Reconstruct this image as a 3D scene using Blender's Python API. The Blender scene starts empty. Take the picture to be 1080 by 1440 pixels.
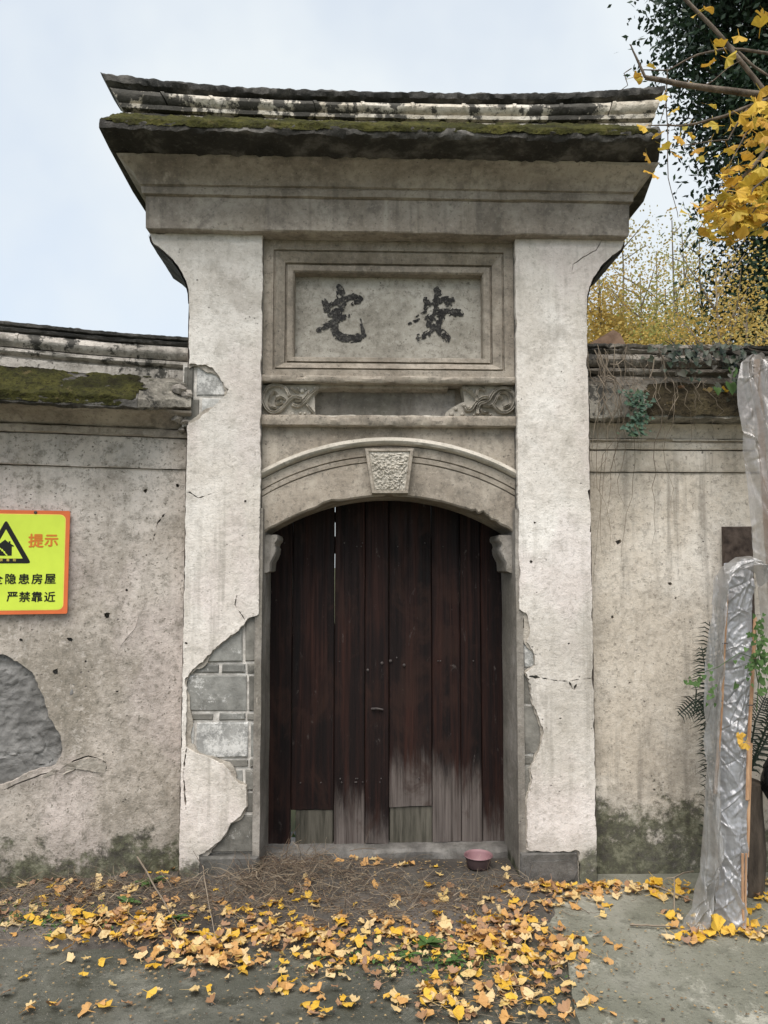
import bpy, bmesh, math, random
from mathutils import Vector, Matrix, noise as mn
from mathutils.geometry import delaunay_2d_cdt
random.seed(11)
R = math.radians
SC = bpy.context.scene
COL = SC.collection

# ------------------------------------------------------------------ camera
F = 1081.0
CAM = (-0.17, -4.0, 1.63)
YAW, PIT = R(2.0), R(4.0)
cd = bpy.data.cameras.new('camera')
cam = bpy.data.objects.new('camera', cd)
COL.objects.link(cam)
cam.location = CAM
cam.rotation_euler = (R(90) + PIT, 0, -YAW)
cd.sensor_fit = 'VERTICAL'
cd.sensor_height = 24.0
cd.lens = F / 1440.0 * 24.0
cd.clip_start = 0.05
cd.clip_end = 900
SC.camera = cam

# ------------------------------------------------------------------ world, sun, exposure
SUN_EL, SUN_AZ = R(60), R(196)
w = bpy.data.worlds.new('World')
SC.world = w
w.use_nodes = True
nt = w.node_tree
nt.nodes.clear()
wo = nt.nodes.new('ShaderNodeOutputWorld')
bg = nt.nodes.new('ShaderNodeBackground')
bg.inputs['Strength'].default_value = 0.095
sky = nt.nodes.new('ShaderNodeTexSky')
sky.sky_type = 'NISHITA'
sky.sun_disc = False
sky.sun_elevation = SUN_EL
sky.sun_rotation = SUN_AZ
sky.air_density = 1.0
sky.dust_density = 2.5
tc = nt.nodes.new('ShaderNodeTexCoord')
nz = nt.nodes.new('ShaderNodeTexNoise')
nz.inputs['Scale'].default_value = 1.7
nz.inputs['Detail'].default_value = 5
nz.inputs['Roughness'].default_value = 0.5
rp = nt.nodes.new('ShaderNodeValToRGB')
rp.color_ramp.elements[0].position = 0.36
rp.color_ramp.elements[0].color = (0.36, 0.36, 0.36, 1)
rp.color_ramp.elements[1].position = 0.62
rp.color_ramp.elements[1].color = (0.97, 0.97, 0.97, 1)
mx = nt.nodes.new('ShaderNodeMix')
mx.data_type = 'RGBA'
mx.inputs[7].default_value = (3.3, 3.52, 3.66, 1)      # the bright cloud layer
nt.links.new(tc.outputs['Generated'], nz.inputs['Vector'])
nt.links.new(nz.outputs['Fac'], rp.inputs['Fac'])
nt.links.new(rp.outputs['Color'], mx.inputs[0])
nt.links.new(sky.outputs['Color'], mx.inputs[6])
nt.links.new(mx.outputs[2], bg.inputs['Color'])
nt.links.new(bg.outputs[0], wo.inputs['Surface'])
sd = bpy.data.lights.new('sun', 'SUN')
sd.energy = 1.5
sd.angle = R(50)
sd.color = (1.0, 0.955, 0.90)
sun = bpy.data.objects.new('sun', sd)
COL.objects.link(sun)
# direction of the sun: in front of the gate, a little to the left
sdir = Vector((math.sin(SUN_AZ) * math.cos(SUN_EL), math.cos(SUN_AZ) * math.cos(SUN_EL), math.sin(SUN_EL)))
sun.rotation_euler = sdir.to_track_quat('Z', 'Y').to_euler()
sun.location = sdir * 30
SC.view_settings.view_transform = 'Standard'
SC.view_settings.look = 'None'
SC.view_settings.gamma = 1.0
SC.view_settings.use_curve_mapping = False
SC.view_settings.exposure = 1.45

# ------------------------------------------------------------------ surveying helper: a direction of sight met with a real plane
def ray(px, py):
    a = (px - 540) / F
    b = (720 - py) / F
    sy, cy, sp, cp = math.sin(YAW), math.cos(YAW), math.sin(PIT), math.cos(PIT)
    return Vector((sy * cp + a * cy - b * sy * sp, cy * cp - a * sy - b * cy * sp, sp + b * cp))
C0 = Vector(CAM)
def at(px, py, Y=0.0):
    d = ray(px, py)
    return C0 + d * ((Y - C0.y) / d.y)
def gr(px, py, Z=0.0):
    d = ray(px, py)
    return C0 + d * ((Z - C0.z) / d.z)
AL = R(12)
LW = Vector((-1.06, 0.12, 0))
def lw(px, py, o=0.0):
    """local x, z on the left wall's plane moved out by o"""
    n = Vector((math.sin(AL), -math.cos(AL), 0))
    d = ray(px, py)
    P = C0 + d * (((LW - C0).dot(n) + o) / d.dot(n))
    q = P - LW
    return q.x * math.cos(AL) + q.y * math.sin(AL), P.z
def nz3(x, y=0.0, z=0.0):
    return mn.noise(Vector((x, y, z)))
def fbm(x, y=0.0, z=0.0, o=4):
    return mn.fractal(Vector((x, y, z)), 1.0, 2.0, o)
def sm(a, b, x):
    t = max(0.0, min(1.0, (x - a) / (b - a)))
    return t * t * (3 - 2 * t)
U = random.uniform
Gs = random.gauss

# ------------------------------------------------------------------ materials
class NT:
    def __init__(s, name, rough=0.9):
        s.m = bpy.data.materials.new(name)
        s.m.use_nodes = True
        s.t = s.m.node_tree
        s.b = s.t.nodes['Principled BSDF']
        s.b.inputs['Roughness'].default_value = rough
        s.b.inputs['Specular IOR Level'].default_value = 0.25
        g = s.t.nodes.new('ShaderNodeNewGeometry')
        s.pos = g.outputs['Position']
        s.isl = g.outputs['Random Per Island']
        s.nrm = g.outputs['Normal']
        oi = s.t.nodes.new('ShaderNodeObjectInfo')
        s.rnd = oi.outputs['Random']
        sx = s.t.nodes.new('ShaderNodeSeparateXYZ')
        s.L(s.pos, sx.inputs[0])
        s.x, s.y, s.z = sx.outputs
    def L(s, a, b):
        if hasattr(a, 'is_linked') or isinstance(a, bpy.types.NodeSocket):
            s.t.links.new(a, b)
        else:
            if b.type == 'RGBA' and not isinstance(a, (int, float)) and len(a) == 3:
                a = (*a, 1)
            elif b.type == 'RGBA' and isinstance(a, (int, float)):
                a = (a, a, a, 1)
            b.default_value = a
    def scale(s, v, sc, off=None):
        n = s.t.nodes.new('ShaderNodeMapping')
        s.L(v, n.inputs['Vector'])
        n.inputs['Scale'].default_value = sc
        if off is not None:
            s.L(off, n.inputs['Location'])
        return n.outputs[0]
    def noise(s, sc, det=4, ro=0.55, vec=None, dist=0.0):
        n = s.t.nodes.new('ShaderNodeTexNoise')
        s.L(vec if vec is not None else s.pos, n.inputs['Vector'])
        n.inputs['Scale'].default_value = sc
        n.inputs['Detail'].default_value = det
        n.inputs['Roughness'].default_value = ro
        n.inputs['Distortion'].default_value = dist
        return n.outputs['Fac']
    def vor(s, sc, feat='F1', vec=None, out='Distance', rnd=1.0):
        n = s.t.nodes.new('ShaderNodeTexVoronoi')
        n.feature = feat
        s.L(vec if vec is not None else s.pos, n.inputs['Vector'])
        n.inputs['Scale'].default_value = sc
        n.inputs['Randomness'].default_value = rnd
        return n.outputs[out]
    def ramp(s, f, *st):
        n = s.t.nodes.new('ShaderNodeValToRGB')
        e = n.color_ramp.elements
        while len(e) < len(st):
            e.new(0.5)
        for i, (p, c) in enumerate(st):
            e[i].position = p
            e[i].color = (c, c, c, 1) if isinstance(c, (int, float)) else (*c, 1)
        s.L(f, n.inputs[0])
        return n.outputs[0]
    def step(s, f, a, b, lo=0.0, hi=1.0):
        n = s.t.nodes.new('ShaderNodeMapRange')
        n.interpolation_type = 'SMOOTHSTEP'
        s.L(f, n.inputs[0])
        for i, v in enumerate((a, b, lo, hi)):
            s.L(v, n.inputs[i + 1])
        return n.outputs[0]
    def mix(s, f, a, b, mode='MIX'):
        n = s.t.nodes.new('ShaderNodeMix')
        n.data_type = 'RGBA'
        n.blend_type = mode
        s.L(f, n.inputs[0])
        s.L(a, n.inputs[6])
        s.L(b, n.inputs[7])
        return n.outputs[2]
    def ma(s, op, a, b=0.0, c=None):
        n = s.t.nodes.new('ShaderNodeMath')
        n.operation = op
        n.use_clamp = False
        s.L(a, n.inputs[0])
        s.L(b, n.inputs[1])
        if c is not None:
            s.L(c, n.inputs[2])
        return n.outputs[0]
    def mul(s, *a):
        r = a[0]
        for q in a[1:]:
            r = s.ma('MULTIPLY', r, q)
        return r
    def add(s, *a):
        r = a[0]
        for q in a[1:]:
            r = s.ma('ADD', r, q)
        return r
    def bump(s, h, st=0.5, d=0.01, prev=None):
        n = s.t.nodes.new('ShaderNodeBump')
        n.inputs['Strength'].default_value = st
        n.inputs['Distance'].default_value = d
        s.L(h, n.inputs['Height'])
        if prev is not None:
            s.L(prev, n.inputs['Normal'])
        s.L(n.outputs[0], s.b.inputs['Normal'])
        return n.outputs[0]
    def col(s, c):
        s.L(c, s.b.inputs['Base Color'])
        return s.m

def plaster(name, cols, grime=(0.13, 0.115, 0.095), gr_amt=0.6, streak=0.5, patch=1.6, moss=0.0, speck=0.6, bump=0.5,
            soot=0.0, off=(0, 0, 0), pink=0.0):
    g = NT(name, 0.92)
    P = g.scale(g.pos, (1, 1, 1), off)
    big = g.noise(patch, 8, 0.62, P, 0.3)
    c = g.ramp(big, (0.34, cols[0]), (0.5, cols[1]), (0.63, cols[2]))
    if pink:
        pk = g.step(g.noise(2.3, 4, 0.5, g.scale(P, (1, 1, 0.7))), 0.47, 0.62, 0, pink)
        c = g.mix(pk, c, (0.66, 0.565, 0.545))
    mid = g.noise(11, 6, 0.65, P)
    c = g.mix(g.step(mid, 0.5, 0.68, 0, gr_amt * 0.7), c, grime)
    lo = g.noise(0.75, 5, 0.6, g.scale(P, (1, 1, 0.8)), 0.5)
    c = g.mix(g.step(lo, 0.48, 0.66, 0, gr_amt * 0.55), c, grime)
    # cloudy stains
    st = g.noise(3.1, 7, 0.7, P, 0.6)
    c = g.mix(g.step(st, 0.52, 0.7, 0, gr_amt), c, grime)
    fl = g.noise(26, 7, 0.78, P)
    c = g.mix(g.step(fl, 0.50, 0.62, 0, speck * 0.6), c, grime)
    c = g.mix(g.step(fl, 0.47, 0.36, 0, speck * 0.55), c, cols[2])
    # run-off streaks
    sk = g.noise(1.0, 6, 0.6, g.scale(P, (16, 16, 0.9)))
    sk2 = g.noise(1.0, 4, 0.6, g.scale(P, (3.0, 3.0, 0.6)))
    c = g.mix(g.mul(g.step(sk, 0.48, 0.68), g.step(sk2, 0.42, 0.6), streak), c, grime)
    c = g.mix(g.mul(g.step(sk, 0.40, 0.30), g.step(sk2, 0.5, 0.62), streak * 1.1), c, cols[2])
    # lime bloom
    fine = g.noise(46, 5, 0.7, P)
    c = g.mix(g.step(fine, 0.42, 0.33, 0, 0.35), c, cols[2])
    c = g.mix(g.mul(g.step(fine, 0.57, 0.66), speck), c, grime)
    # pits
    pv = g.vor(30, vec=P)
    pc = g.step(g.noise(7, 3, 0.6, P), 0.5, 0.62)
    pit = g.mul(g.step(g.add(pv, g.mul(g.ma('SUBTRACT', fine, 0.5), 0.5)), 0.14, 0.06), g.step(pc, 0.4, 0.9))
    c = g.mix(g.mul(pit, 0.8 * min(1, speck * 1.5)), c, (0.06, 0.055, 0.05))
    if soot:
        so = g.noise(2.6, 9, 0.7, g.scale(P, (1.15, 1, 0.7)), 0.25)
        so2 = g.noise(17, 5, 0.7, P)
        f = g.step(g.add(so, g.mul(g.ma('SUBTRACT', so2, 0.5), 0.45)), 0.60 - soot * 0.2, 0.66 - soot * 0.2)
        c = g.mix(g.mul(f, 0.94), c, g.ramp(so2, (0.35, (0.016, 0.016, 0.015)), (0.62, (0.05, 0.048, 0.042))))
    if moss:
        mz = g.add(g.mul(g.noise(3.0, 9, 0.78, P, 0.3), 0.75), g.mul(g.noise(14, 6, 0.75, P), 0.32))
        f = g.step(g.add(g.step(g.z, moss, 0.0, -0.30, 0.13), mz), 0.49, 0.60)
        c = g.mix(g.step(g.add(g.step(g.z, moss * 1.6, 0.0, -0.3, 0.1), g.noise(2.2, 6, 0.7, P)), 0.42, 0.62, 0, 0.45), c, grime)
        mc = g.ramp(g.noise(21, 5, 0.7, P), (0.38, (0.014, 0.015, 0.010)), (0.52, (0.042, 0.048, 0.02)), (0.65, (0.15, 0.155, 0.10)))
        c = g.mix(g.mul(f, 0.85), c, mc)
    b = g.bump(g.add(mid, g.mul(fl, 0.5)), 0.5 * bump, 0.025)
    b = g.bump(g.add(g.mul(fine, 0.7), g.mul(pit, -1.1), g.mul(g.noise(150, 3, 0.6, P), 0.4)), 0.65 * bump, 0.008, b)
    return g.col(c)

def simple(name, c1, c2, sc=8, rough=0.85, bump=0.3, bd=0.01, stretch=(1, 1, 1), det=6, rvar=0.0):
    g = NT(name, rough)
    P = g.scale(g.pos, stretch)
    n = g.noise(sc, det, 0.65, P)
    c = g.ramp(n, (0.35, c1), (0.65, c2))
    if rvar:
        c = g.mix(1.0, c, g.ramp(g.rnd, (0, 1 - rvar), (1, 1.0)), 'MULTIPLY')
    g.bump(n, bump, bd)
    return g.col(c)

M = {}
M['pillar'] = plaster('white_lime_plaster', ((0.50, 0.46, 0.40), (0.655, 0.61, 0.55), (0.77, 0.735, 0.68)), gr_amt=0.46, streak=0.6, patch=1.5,
                      moss=0.36, speck=0.55, bump=0.85, pink=0.36, grime=(0.29, 0.265, 0.225))
M['wall_l'] = plaster('grey_wall_plaster', ((0.28, 0.247, 0.20), (0.47, 0.418, 0.362), (0.62, 0.565, 0.505)), gr_amt=0.5, streak=0.45, patch=1.5,
                      moss=0.66, speck=0.95, bump=1.0, pink=0.32, off=(3, 1, 2), grime=(0.17, 0.155, 0.125))
M['wall_r'] = plaster('buff_wall_plaster', ((0.455, 0.395, 0.315), (0.595, 0.53, 0.44), (0.73, 0.68, 0.60)), gr_amt=0.36, streak=0.62, patch=1.1,
                      moss=0.98, speck=0.7, bump=0.8, off=(7, 3, 5), grime=(0.225, 0.20, 0.165))
M['frieze'] = plaster('frieze_plaster', ((0.235, 0.20, 0.162), (0.375, 0.327, 0.272), (0.52, 0.465, 0.395)), gr_amt=0.65, streak=0.5, patch=2.0, speck=0.5,
                      bump=0.55, off=(1, 6, 2), grime=(0.12, 0.105, 0.09))
M['bay'] = plaster('grey_stucco', ((0.25, 0.212, 0.167), (0.365, 0.317, 0.258), (0.475, 0.423, 0.352)), gr_amt=0.5, streak=0.3, patch=3.0, speck=0.6,
                   bump=0.6, off=(2, 2, 8), grime=(0.10, 0.09, 0.075))
M['roll'] = plaster('pale_arch_roll', ((0.36, 0.33, 0.275), (0.47, 0.435, 0.37), (0.56, 0.52, 0.45)), gr_amt=0.3, streak=0.0, patch=4.0, speck=0.5,
                    bump=0.5, off=(2, 4, 8), grime=(0.2, 0.18, 0.15))
M['carve'] = plaster('carved_stucco', ((0.29, 0.265, 0.225), (0.40, 0.37, 0.315), (0.50, 0.465, 0.40)), gr_amt=0.3, streak=0.0, patch=4.0, speck=0.5,
                     bump=0.4, off=(4, 4, 8), grime=(0.12, 0.105, 0.09))
M['field'] = plaster('panel_field', ((0.30, 0.275, 0.23), (0.42, 0.39, 0.335), (0.53, 0.50, 0.44)), gr_amt=0.4, streak=0.1, patch=3.4, speck=0.8,
                     bump=0.6, off=(5, 2, 1), grime=(0.15, 0.135, 0.11))
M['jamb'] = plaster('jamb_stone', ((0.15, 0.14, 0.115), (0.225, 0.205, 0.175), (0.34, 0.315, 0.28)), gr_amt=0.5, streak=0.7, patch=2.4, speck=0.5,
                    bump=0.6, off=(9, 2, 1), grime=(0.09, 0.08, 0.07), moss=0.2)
M['plinth'] = plaster('plinth_stone', ((0.07, 0.066, 0.06), (0.115, 0.108, 0.10), (0.20, 0.19, 0.175)), gr_amt=0.4, streak=0.1, patch=4.4, speck=0.4,
                      bump=0.8, off=(9, 6, 1), grime=(0.05, 0.05, 0.04))
M['ridge'] = plaster('sooty_ridge_plaster', ((0.42, 0.37, 0.29), (0.56, 0.51, 0.42), (0.66, 0.62, 0.54)), gr_amt=0.5, streak=0.4, patch=3.0, speck=0.6,
                     bump=1.0, soot=0.74, off=(0.4, 0, 3.3), grime=(0.16, 0.14, 0.11))
M['ridge_w'] = plaster('grey_ridge_plaster', ((0.26, 0.24, 0.21), (0.38, 0.35, 0.31), (0.52, 0.48, 0.43)), gr_amt=0.6, streak=0.7, patch=3.0, speck=0.7,
                       bump=1.0, soot=0.55, off=(4.4, 2, 1.3), grime=(0.10, 0.09, 0.075))
M['ridge_r'] = plaster('brown_ridge_plaster', ((0.17, 0.15, 0.125), (0.25, 0.22, 0.185), (0.38, 0.345, 0.295)), gr_amt=0.7, streak=0.6, patch=3.0, speck=0.7,
                       bump=0.9, soot=0.45, off=(8.4, 2, 1.3), grime=(0.08, 0.07, 0.055))
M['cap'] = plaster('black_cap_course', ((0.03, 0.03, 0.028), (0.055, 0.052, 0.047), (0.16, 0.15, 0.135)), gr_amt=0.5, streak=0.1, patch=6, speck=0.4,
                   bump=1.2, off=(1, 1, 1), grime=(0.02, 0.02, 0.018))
M['eave'] = plaster('dark_eave', ((0.03, 0.028, 0.024), (0.05, 0.046, 0.04), (0.17, 0.16, 0.145)), gr_amt=0.4, streak=0.1, patch=5, speck=0.4,
                    bump=1.2, off=(1, 4, 1), grime=(0.03, 0.03, 0.026))
M['eave_w'] = plaster('weathered_eave', ((0.10, 0.092, 0.078), (0.26, 0.24, 0.20), (0.46, 0.425, 0.36)), gr_amt=0.7, streak=0.2, patch=3.4, speck=0.6,
                      bump=1.2, off=(1, 4, 6), grime=(0.06, 0.055, 0.045), soot=0.35)
M['mortar'] = simple('lime_mortar', (0.33, 0.31, 0.28), (0.62, 0.59, 0.54), 22, 0.95, 0.8, 0.015)
M['scratch'] = simple('scratch_coat', (0.24, 0.215, 0.18), (0.46, 0.42, 0.36), 20, 0.95, 0.9, 0.015)
M['core'] = simple('rubble_core', (0.10, 0.095, 0.085), (0.22, 0.205, 0.18), 26, 0.95, 0.9, 0.02)

def brick_mat(name, c1, c2, lime):
    g = NT(name, 0.93)
    n = g.noise(13, 6, 0.65)
    c = g.ramp(n, (0.36, c1), (0.64, c2))
    c = g.mix(1.0, c, g.ramp(g.rnd, (0, 0.75), (1, 1.1)), 'MULTIPLY')
    lm = g.add(g.mul(g.noise(55, 8, 0.8), 0.5), g.mul(g.noise(9, 5, 0.7), 0.5))
    c = g.mix(g.step(lm, 0.60 - lime, 0.70 - lime, 0, 0.8), c, (0.62, 0.61, 0.58))
    g.bump(g.add(n, g.mul(lm, 0.6)), 0.6, 0.012)
    return g.col(c)
M['brick'] = brick_mat('grey_brick', (0.165, 0.163, 0.148), (0.285, 0.282, 0.258), 0.07)
M['brick_w'] = brick_mat('limewashed_brick', (0.27, 0.27, 0.255), (0.42, 0.415, 0.39), 0.14)
M['brick_d'] = brick_mat('dark_brick', (0.12, 0.115, 0.10), (0.215, 0.205, 0.18), 0.03)

def door_mat():
    g = NT('weathered_door_wood', 0.68)
    g.b.inputs['Specular IOR Level'].default_value = 0.2
    oc_ = g.t.nodes.new('ShaderNodeObjectInfo').outputs['Color']
    sep = g.t.nodes.new('ShaderNodeSeparateColor')
    g.L(oc_, sep.inputs[0])
    off = g.mul(g.rnd, 37.0)
    cx = g.t.nodes.new('ShaderNodeCombineXYZ')
    g.L(off, cx.inputs[0]); g.L(off, cx.inputs[2])
    V = g.t.nodes.new('ShaderNodeVectorMath')
    g.L(g.pos, V.inputs[0]); g.L(cx.outputs[0], V.inputs[1])
    V = V.outputs[0]
    grain = g.noise(1.0, 6, 0.65, g.scale(V, (70, 70, 1.6)), 0.4)
    gr2 = g.noise(1.0, 5, 0.6, g.scale(V, (18, 18, 0.9)), 0.5)
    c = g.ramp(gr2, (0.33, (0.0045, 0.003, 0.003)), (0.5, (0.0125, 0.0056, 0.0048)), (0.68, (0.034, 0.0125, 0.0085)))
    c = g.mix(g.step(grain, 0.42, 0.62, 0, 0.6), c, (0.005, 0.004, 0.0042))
    # bleached foot, uneven and taller on some boards
    nb = g.noise(1.0, 6, 0.65, g.scale(V, (22, 22, 2.2)))
    lim = g.add(sep.outputs[0], g.mul(g.ma('SUBTRACT', g.noise(1.0, 3, 0.5, g.scale(g.pos, (5.5, 0.01, 0.01))), 0.5), 0.35))
    f = g.step(g.ma('SUBTRACT', g.z, g.add(lim, g.mul(g.ma('SUBTRACT', nb, 0.5), 0.45), g.mul(g.ma('SUBTRACT', g.noise(1.0, 6, 0.75, g.scale(V, (60, 60, 9))), 0.5), 0.25))), 0.13, -0.17)
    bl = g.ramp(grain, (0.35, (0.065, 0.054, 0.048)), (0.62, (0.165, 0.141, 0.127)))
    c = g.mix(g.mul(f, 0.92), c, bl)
    bt_ = g.noise(6, 6, 0.7, g.scale(V, (1, 1, 0.5)), 0.6)
    c = g.mix(g.mul(g.step(bt_, 0.5, 0.64), 0.55), c, (0.030, 0.0145, 0.0105))
    # scuffs of old paint and dust
    sc = g.noise(15, 8, 0.8, g.scale(V, (1, 1, 0.4)), 0.4)
    c = g.mix(g.step(sc, 0.60, 0.70, 0, 0.6), c, (0.13, 0.115, 0.105))
    c = g.mix(g.step(g.noise(5, 5, 0.7, g.scale(V, (1, 1, 0.3))), 0.52, 0.72, 0, 0.4), c, (0.040, 0.017, 0.011))
    g.bump(g.add(grain, g.mul(gr2, 0.6)), 0.45, 0.006)
    g.L(g.step(grain, 0.3, 0.7, 0.52, 0.85), g.b.inputs['Roughness'])
    return g.col(c)
M['door'] = door_mat()
M['oldwood'] = simple('grey_old_wood', (0.045, 0.042, 0.032), (0.12, 0.11, 0.088), 1.0, 0.9, 0.5, 0.006, (40, 40, 3))
M['iron'] = simple('rusty_iron', (0.03, 0.026, 0.024), (0.10, 0.085, 0.08), 40, 0.6, 0.3, 0.003)
M['board'] = simple('mouldy_board', (0.03, 0.022, 0.018), (0.105, 0.08, 0.065), 17, 0.95, 0.6, 0.01)

def ground_mat(name, c, lichen, dark, wet=0.7):
    g = NT(name, wet)
    a = g.noise(1.4, 8, 0.65, None, 0.3)
    k = g.ramp(a, (0.34, c[0]), (0.5, c[1]), (0.66, c[2]))
    m = g.noise(7, 7, 0.7)
    k = g.mix(g.step(m, 0.52, 0.66, 0, dark), k, (0.035, 0.036, 0.026))
    l = g.noise(3.2, 9, 0.78, None, 0.5)
    k = g.mix(g.step(l, 0.55, 0.66, 0, lichen), k, (0.38, 0.37, 0.31))
    f = g.noise(60, 5, 0.7)
    k = g.mix(g.step(f, 0.56, 0.68, 0, 0.6), k, (0.045, 0.044, 0.036))
    k = g.mix(g.step(f, 0.42, 0.32, 0, 0.35), k, c[2])
    v = g.vor(75)
    k = g.mix(g.mul(g.step(v, 0.22, 0.12), g.step(g.noise(9, 2), 0.5, 0.6), 0.5), k, (0.33, 0.32, 0.28))
    b = g.bump(m, 0.4, 0.02)
    g.bump(g.add(f, g.mul(g.step(v, 0.3, 0.1), 0.5)), 0.6, 0.008, b)
    return g.col(k)
M['road'] = ground_mat('dark_mossy_concrete', ((0.05, 0.053, 0.041), (0.085, 0.086, 0.07), (0.145, 0.143, 0.122)), 0.22, 0.85)
M['apron'] = ground_mat('pale_patchy_concrete', ((0.115, 0.117, 0.09), (0.165, 0.165, 0.13), (0.25, 0.245, 0.205)), 0.8, 0.35)
M['soil'] = ground_mat('dark_soil', ((0.04, 0.035, 0.03), (0.075, 0.067, 0.058), (0.14, 0.125, 0.112)), 0.05, 0.4, 0.95)
M['field_g'] = simple('far_ground', (0.06, 0.065, 0.03), (0.12, 0.12, 0.06), 0.6, 0.95, 0.2, 0.05)

def moss_mat(name, a, b, d):
    g = NT(name, 0.98)
    g.b.inputs['Specular IOR Level'].default_value = 0.08
    n = g.noise(5, 8, 0.75)
    f = g.noise(55, 4, 0.7)
    c = g.ramp(n, (0.34, d), (0.48, a), (0.64, b))
    c = g.mix(g.step(f, 0.5, 0.62, 0, 0.75), c, d)
    c = g.mix(g.step(g.noise(8, 6, 0.8), 0.58, 0.66, 0, 0.5), c, (0.13, 0.10, 0.05))
    g.bump(f, 1.0, 0.015)
    return g.col(c)
M['moss'] = moss_mat('roof_moss', (0.042, 0.042, 0.013), (0.08, 0.075, 0.022), (0.02, 0.018, 0.010))
M['moss_g'] = moss_mat('wall_moss', (0.034, 0.034, 0.012), (0.066, 0.062, 0.019), (0.016, 0.014, 0.009))
M['moss_b'] = moss_mat('brown_moss', (0.05, 0.04, 0.025), (0.085, 0.07, 0.04), (0.02, 0.017, 0.012))

def cement_mat():
    g = NT('grey_cement_patch', 0.9)
    n = g.noise(5, 8, 0.65, None, 0.5)
    c = g.ramp(n, (0.34, (0.125, 0.121, 0.114)), (0.5, (0.18, 0.175, 0.165)), (0.66, (0.26, 0.252, 0.238)))
    v = g.noise(30, 5, 0.7)
    c = g.mix(g.step(v, 0.56, 0.68, 0, 0.5), c, (0.05, 0.05, 0.047))
    b = g.bump(n, 0.8, 0.03)
    g.bump(v, 0.6, 0.01, b)
    return g.col(c)
M['cement'] = cement_mat()

def ink_mat():
    g = NT('worn_black_ink', 0.8)
    n = g.noise(70, 6, 0.7)
    c = g.ramp(g.add(g.mul(n, 0.6), g.mul(g.noise(16, 5, 0.7), 0.4)), (0.4, (0.012, 0.011, 0.011)), (0.52, (0.035, 0.033, 0.031)), (0.62, (0.14, 0.13, 0.115)))
    return g.col(c)
M['ink'] = ink_mat()

def flat_mat(name, c, rough=0.5, var=0.12):
    g = NT(name, rough)
    n = g.noise(9, 6, 0.6)
    return g.col(g.mix(g.step(n, 0.4, 0.65, 0, var), c, tuple(q * 0.55 for q in c)))
M['s_yellow'] = flat_mat('sign_yellow', (0.60, 0.74, 0.075), 0.4)
M['s_cream'] = flat_mat('sign_line', (0.86, 0.66, 0.14), 0.4)
M['s_orange'] = flat_mat('sign_orange', (0.66, 0.155, 0.05), 0.45, 0.2)
M['s_text'] = flat_mat('sign_orange_text', (0.62, 0.20, 0.03), 0.45, 0.1)
M['s_black'] = flat_mat('sign_black', (0.012, 0.012, 0.010), 0.4, 0.1)
M['bowl_out'] = flat_mat('dark_bowl_side', (0.095, 0.065, 0.065), 0.5, 0.4)
M['bowl_in'] = flat_mat('pink_bowl_rim', (0.25, 0.14, 0.15), 0.5, 0.7)

def film_mat(name, tr, col, gl):
    m = bpy.data.materials.new(name)
    m.use_nodes = True
    t = m.node_tree
    t.nodes.clear()
    o = t.nodes.new('ShaderNodeOutputMaterial')
    d = t.nodes.new('ShaderNodeBsdfDiffuse'); d.inputs['Color'].default_value = (*col, 1)
    tl = t.nodes.new('ShaderNodeBsdfTranslucent'); tl.inputs['Color'].default_value = (*col, 1)
    tp = t.nodes.new('ShaderNodeBsdfTransparent'); tp.inputs['Color'].default_value = (0.9, 0.9, 0.9, 1)
    gs = t.nodes.new('ShaderNodeBsdfGlossy'); gs.inputs['Roughness'].default_value = 0.34; gs.inputs['Color'].default_value = (0.95, 0.95, 0.97, 1)
    ge = t.nodes.new('ShaderNodeNewGeometry')
    n = t.nodes.new('ShaderNodeTexNoise'); n.inputs['Scale'].default_value = 9; n.inputs['Detail'].default_value = 7; n.inputs['Roughness'].default_value = 0.7
    t.links.new(ge.outputs['Position'], n.inputs['Vector'])
    rm = t.nodes.new('ShaderNodeMapRange')
    for i, v in enumerate((0.35, 0.65, max(0, tr - 0.2), min(1, tr + 0.15))):
        rm.inputs[i + 1].default_value = v
    t.links.new(n.outputs['Fac'], rm.inputs[0])
    n2 = t.nodes.new('ShaderNodeTexNoise'); n2.inputs['Scale'].default_value = 1; n2.inputs['Detail'].default_value = 5; n2.inputs['Distortion'].default_value = 0.7
    mp = t.nodes.new('ShaderNodeMapping'); mp.inputs['Scale'].default_value = (58, 30, 9); mp.inputs['Rotation'].default_value = (0, R(32), 0)
    t.links.new(ge.outputs['Position'], mp.inputs['Vector'])
    t.links.new(mp.outputs[0], n2.inputs['Vector'])
    b = t.nodes.new('ShaderNodeBump'); b.inputs['Strength'].default_value = 0.6; b.inputs['Distance'].default_value = 0.008
    t.links.new(n2.outputs['Fac'], b.inputs['Height'])
    for q in (d, gs):
        t.links.new(b.outputs[0], q.inputs['Normal'])
    def mixs(f, a, c):
        x = t.nodes.new('ShaderNodeMixShader')
        if isinstance(f, float):
            x.inputs[0].default_value = f
        else:
            t.links.new(f, x.inputs[0])
        t.links.new(a, x.inputs[1]); t.links.new(c, x.inputs[2])
        return x.outputs[0]
    a = mixs(0.35, d.outputs[0], tl.outputs[0])
    a = mixs(gl, a, gs.outputs[0])
    a = mixs(rm.outputs[0], a, tp.outputs[0])
    t.links.new(a, o.inputs[0])
    return m
M['film'] = film_mat('clear_plastic_film', 0.22, (0.36, 0.36, 0.365), 0.17)
M['film_g'] = film_mat('dusty_plastic_film', 0.40, (0.36, 0.345, 0.32), 0.17)
M['film_b'] = film_mat('brownish_plastic_film', 0.42, (0.33, 0.30, 0.265), 0.15)
M['bamboo'] = simple('bamboo_strip', (0.24, 0.13, 0.07), (0.46, 0.29, 0.17), 1.0, 0.6, 0.3, 0.003, (60, 60, 5))
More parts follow.
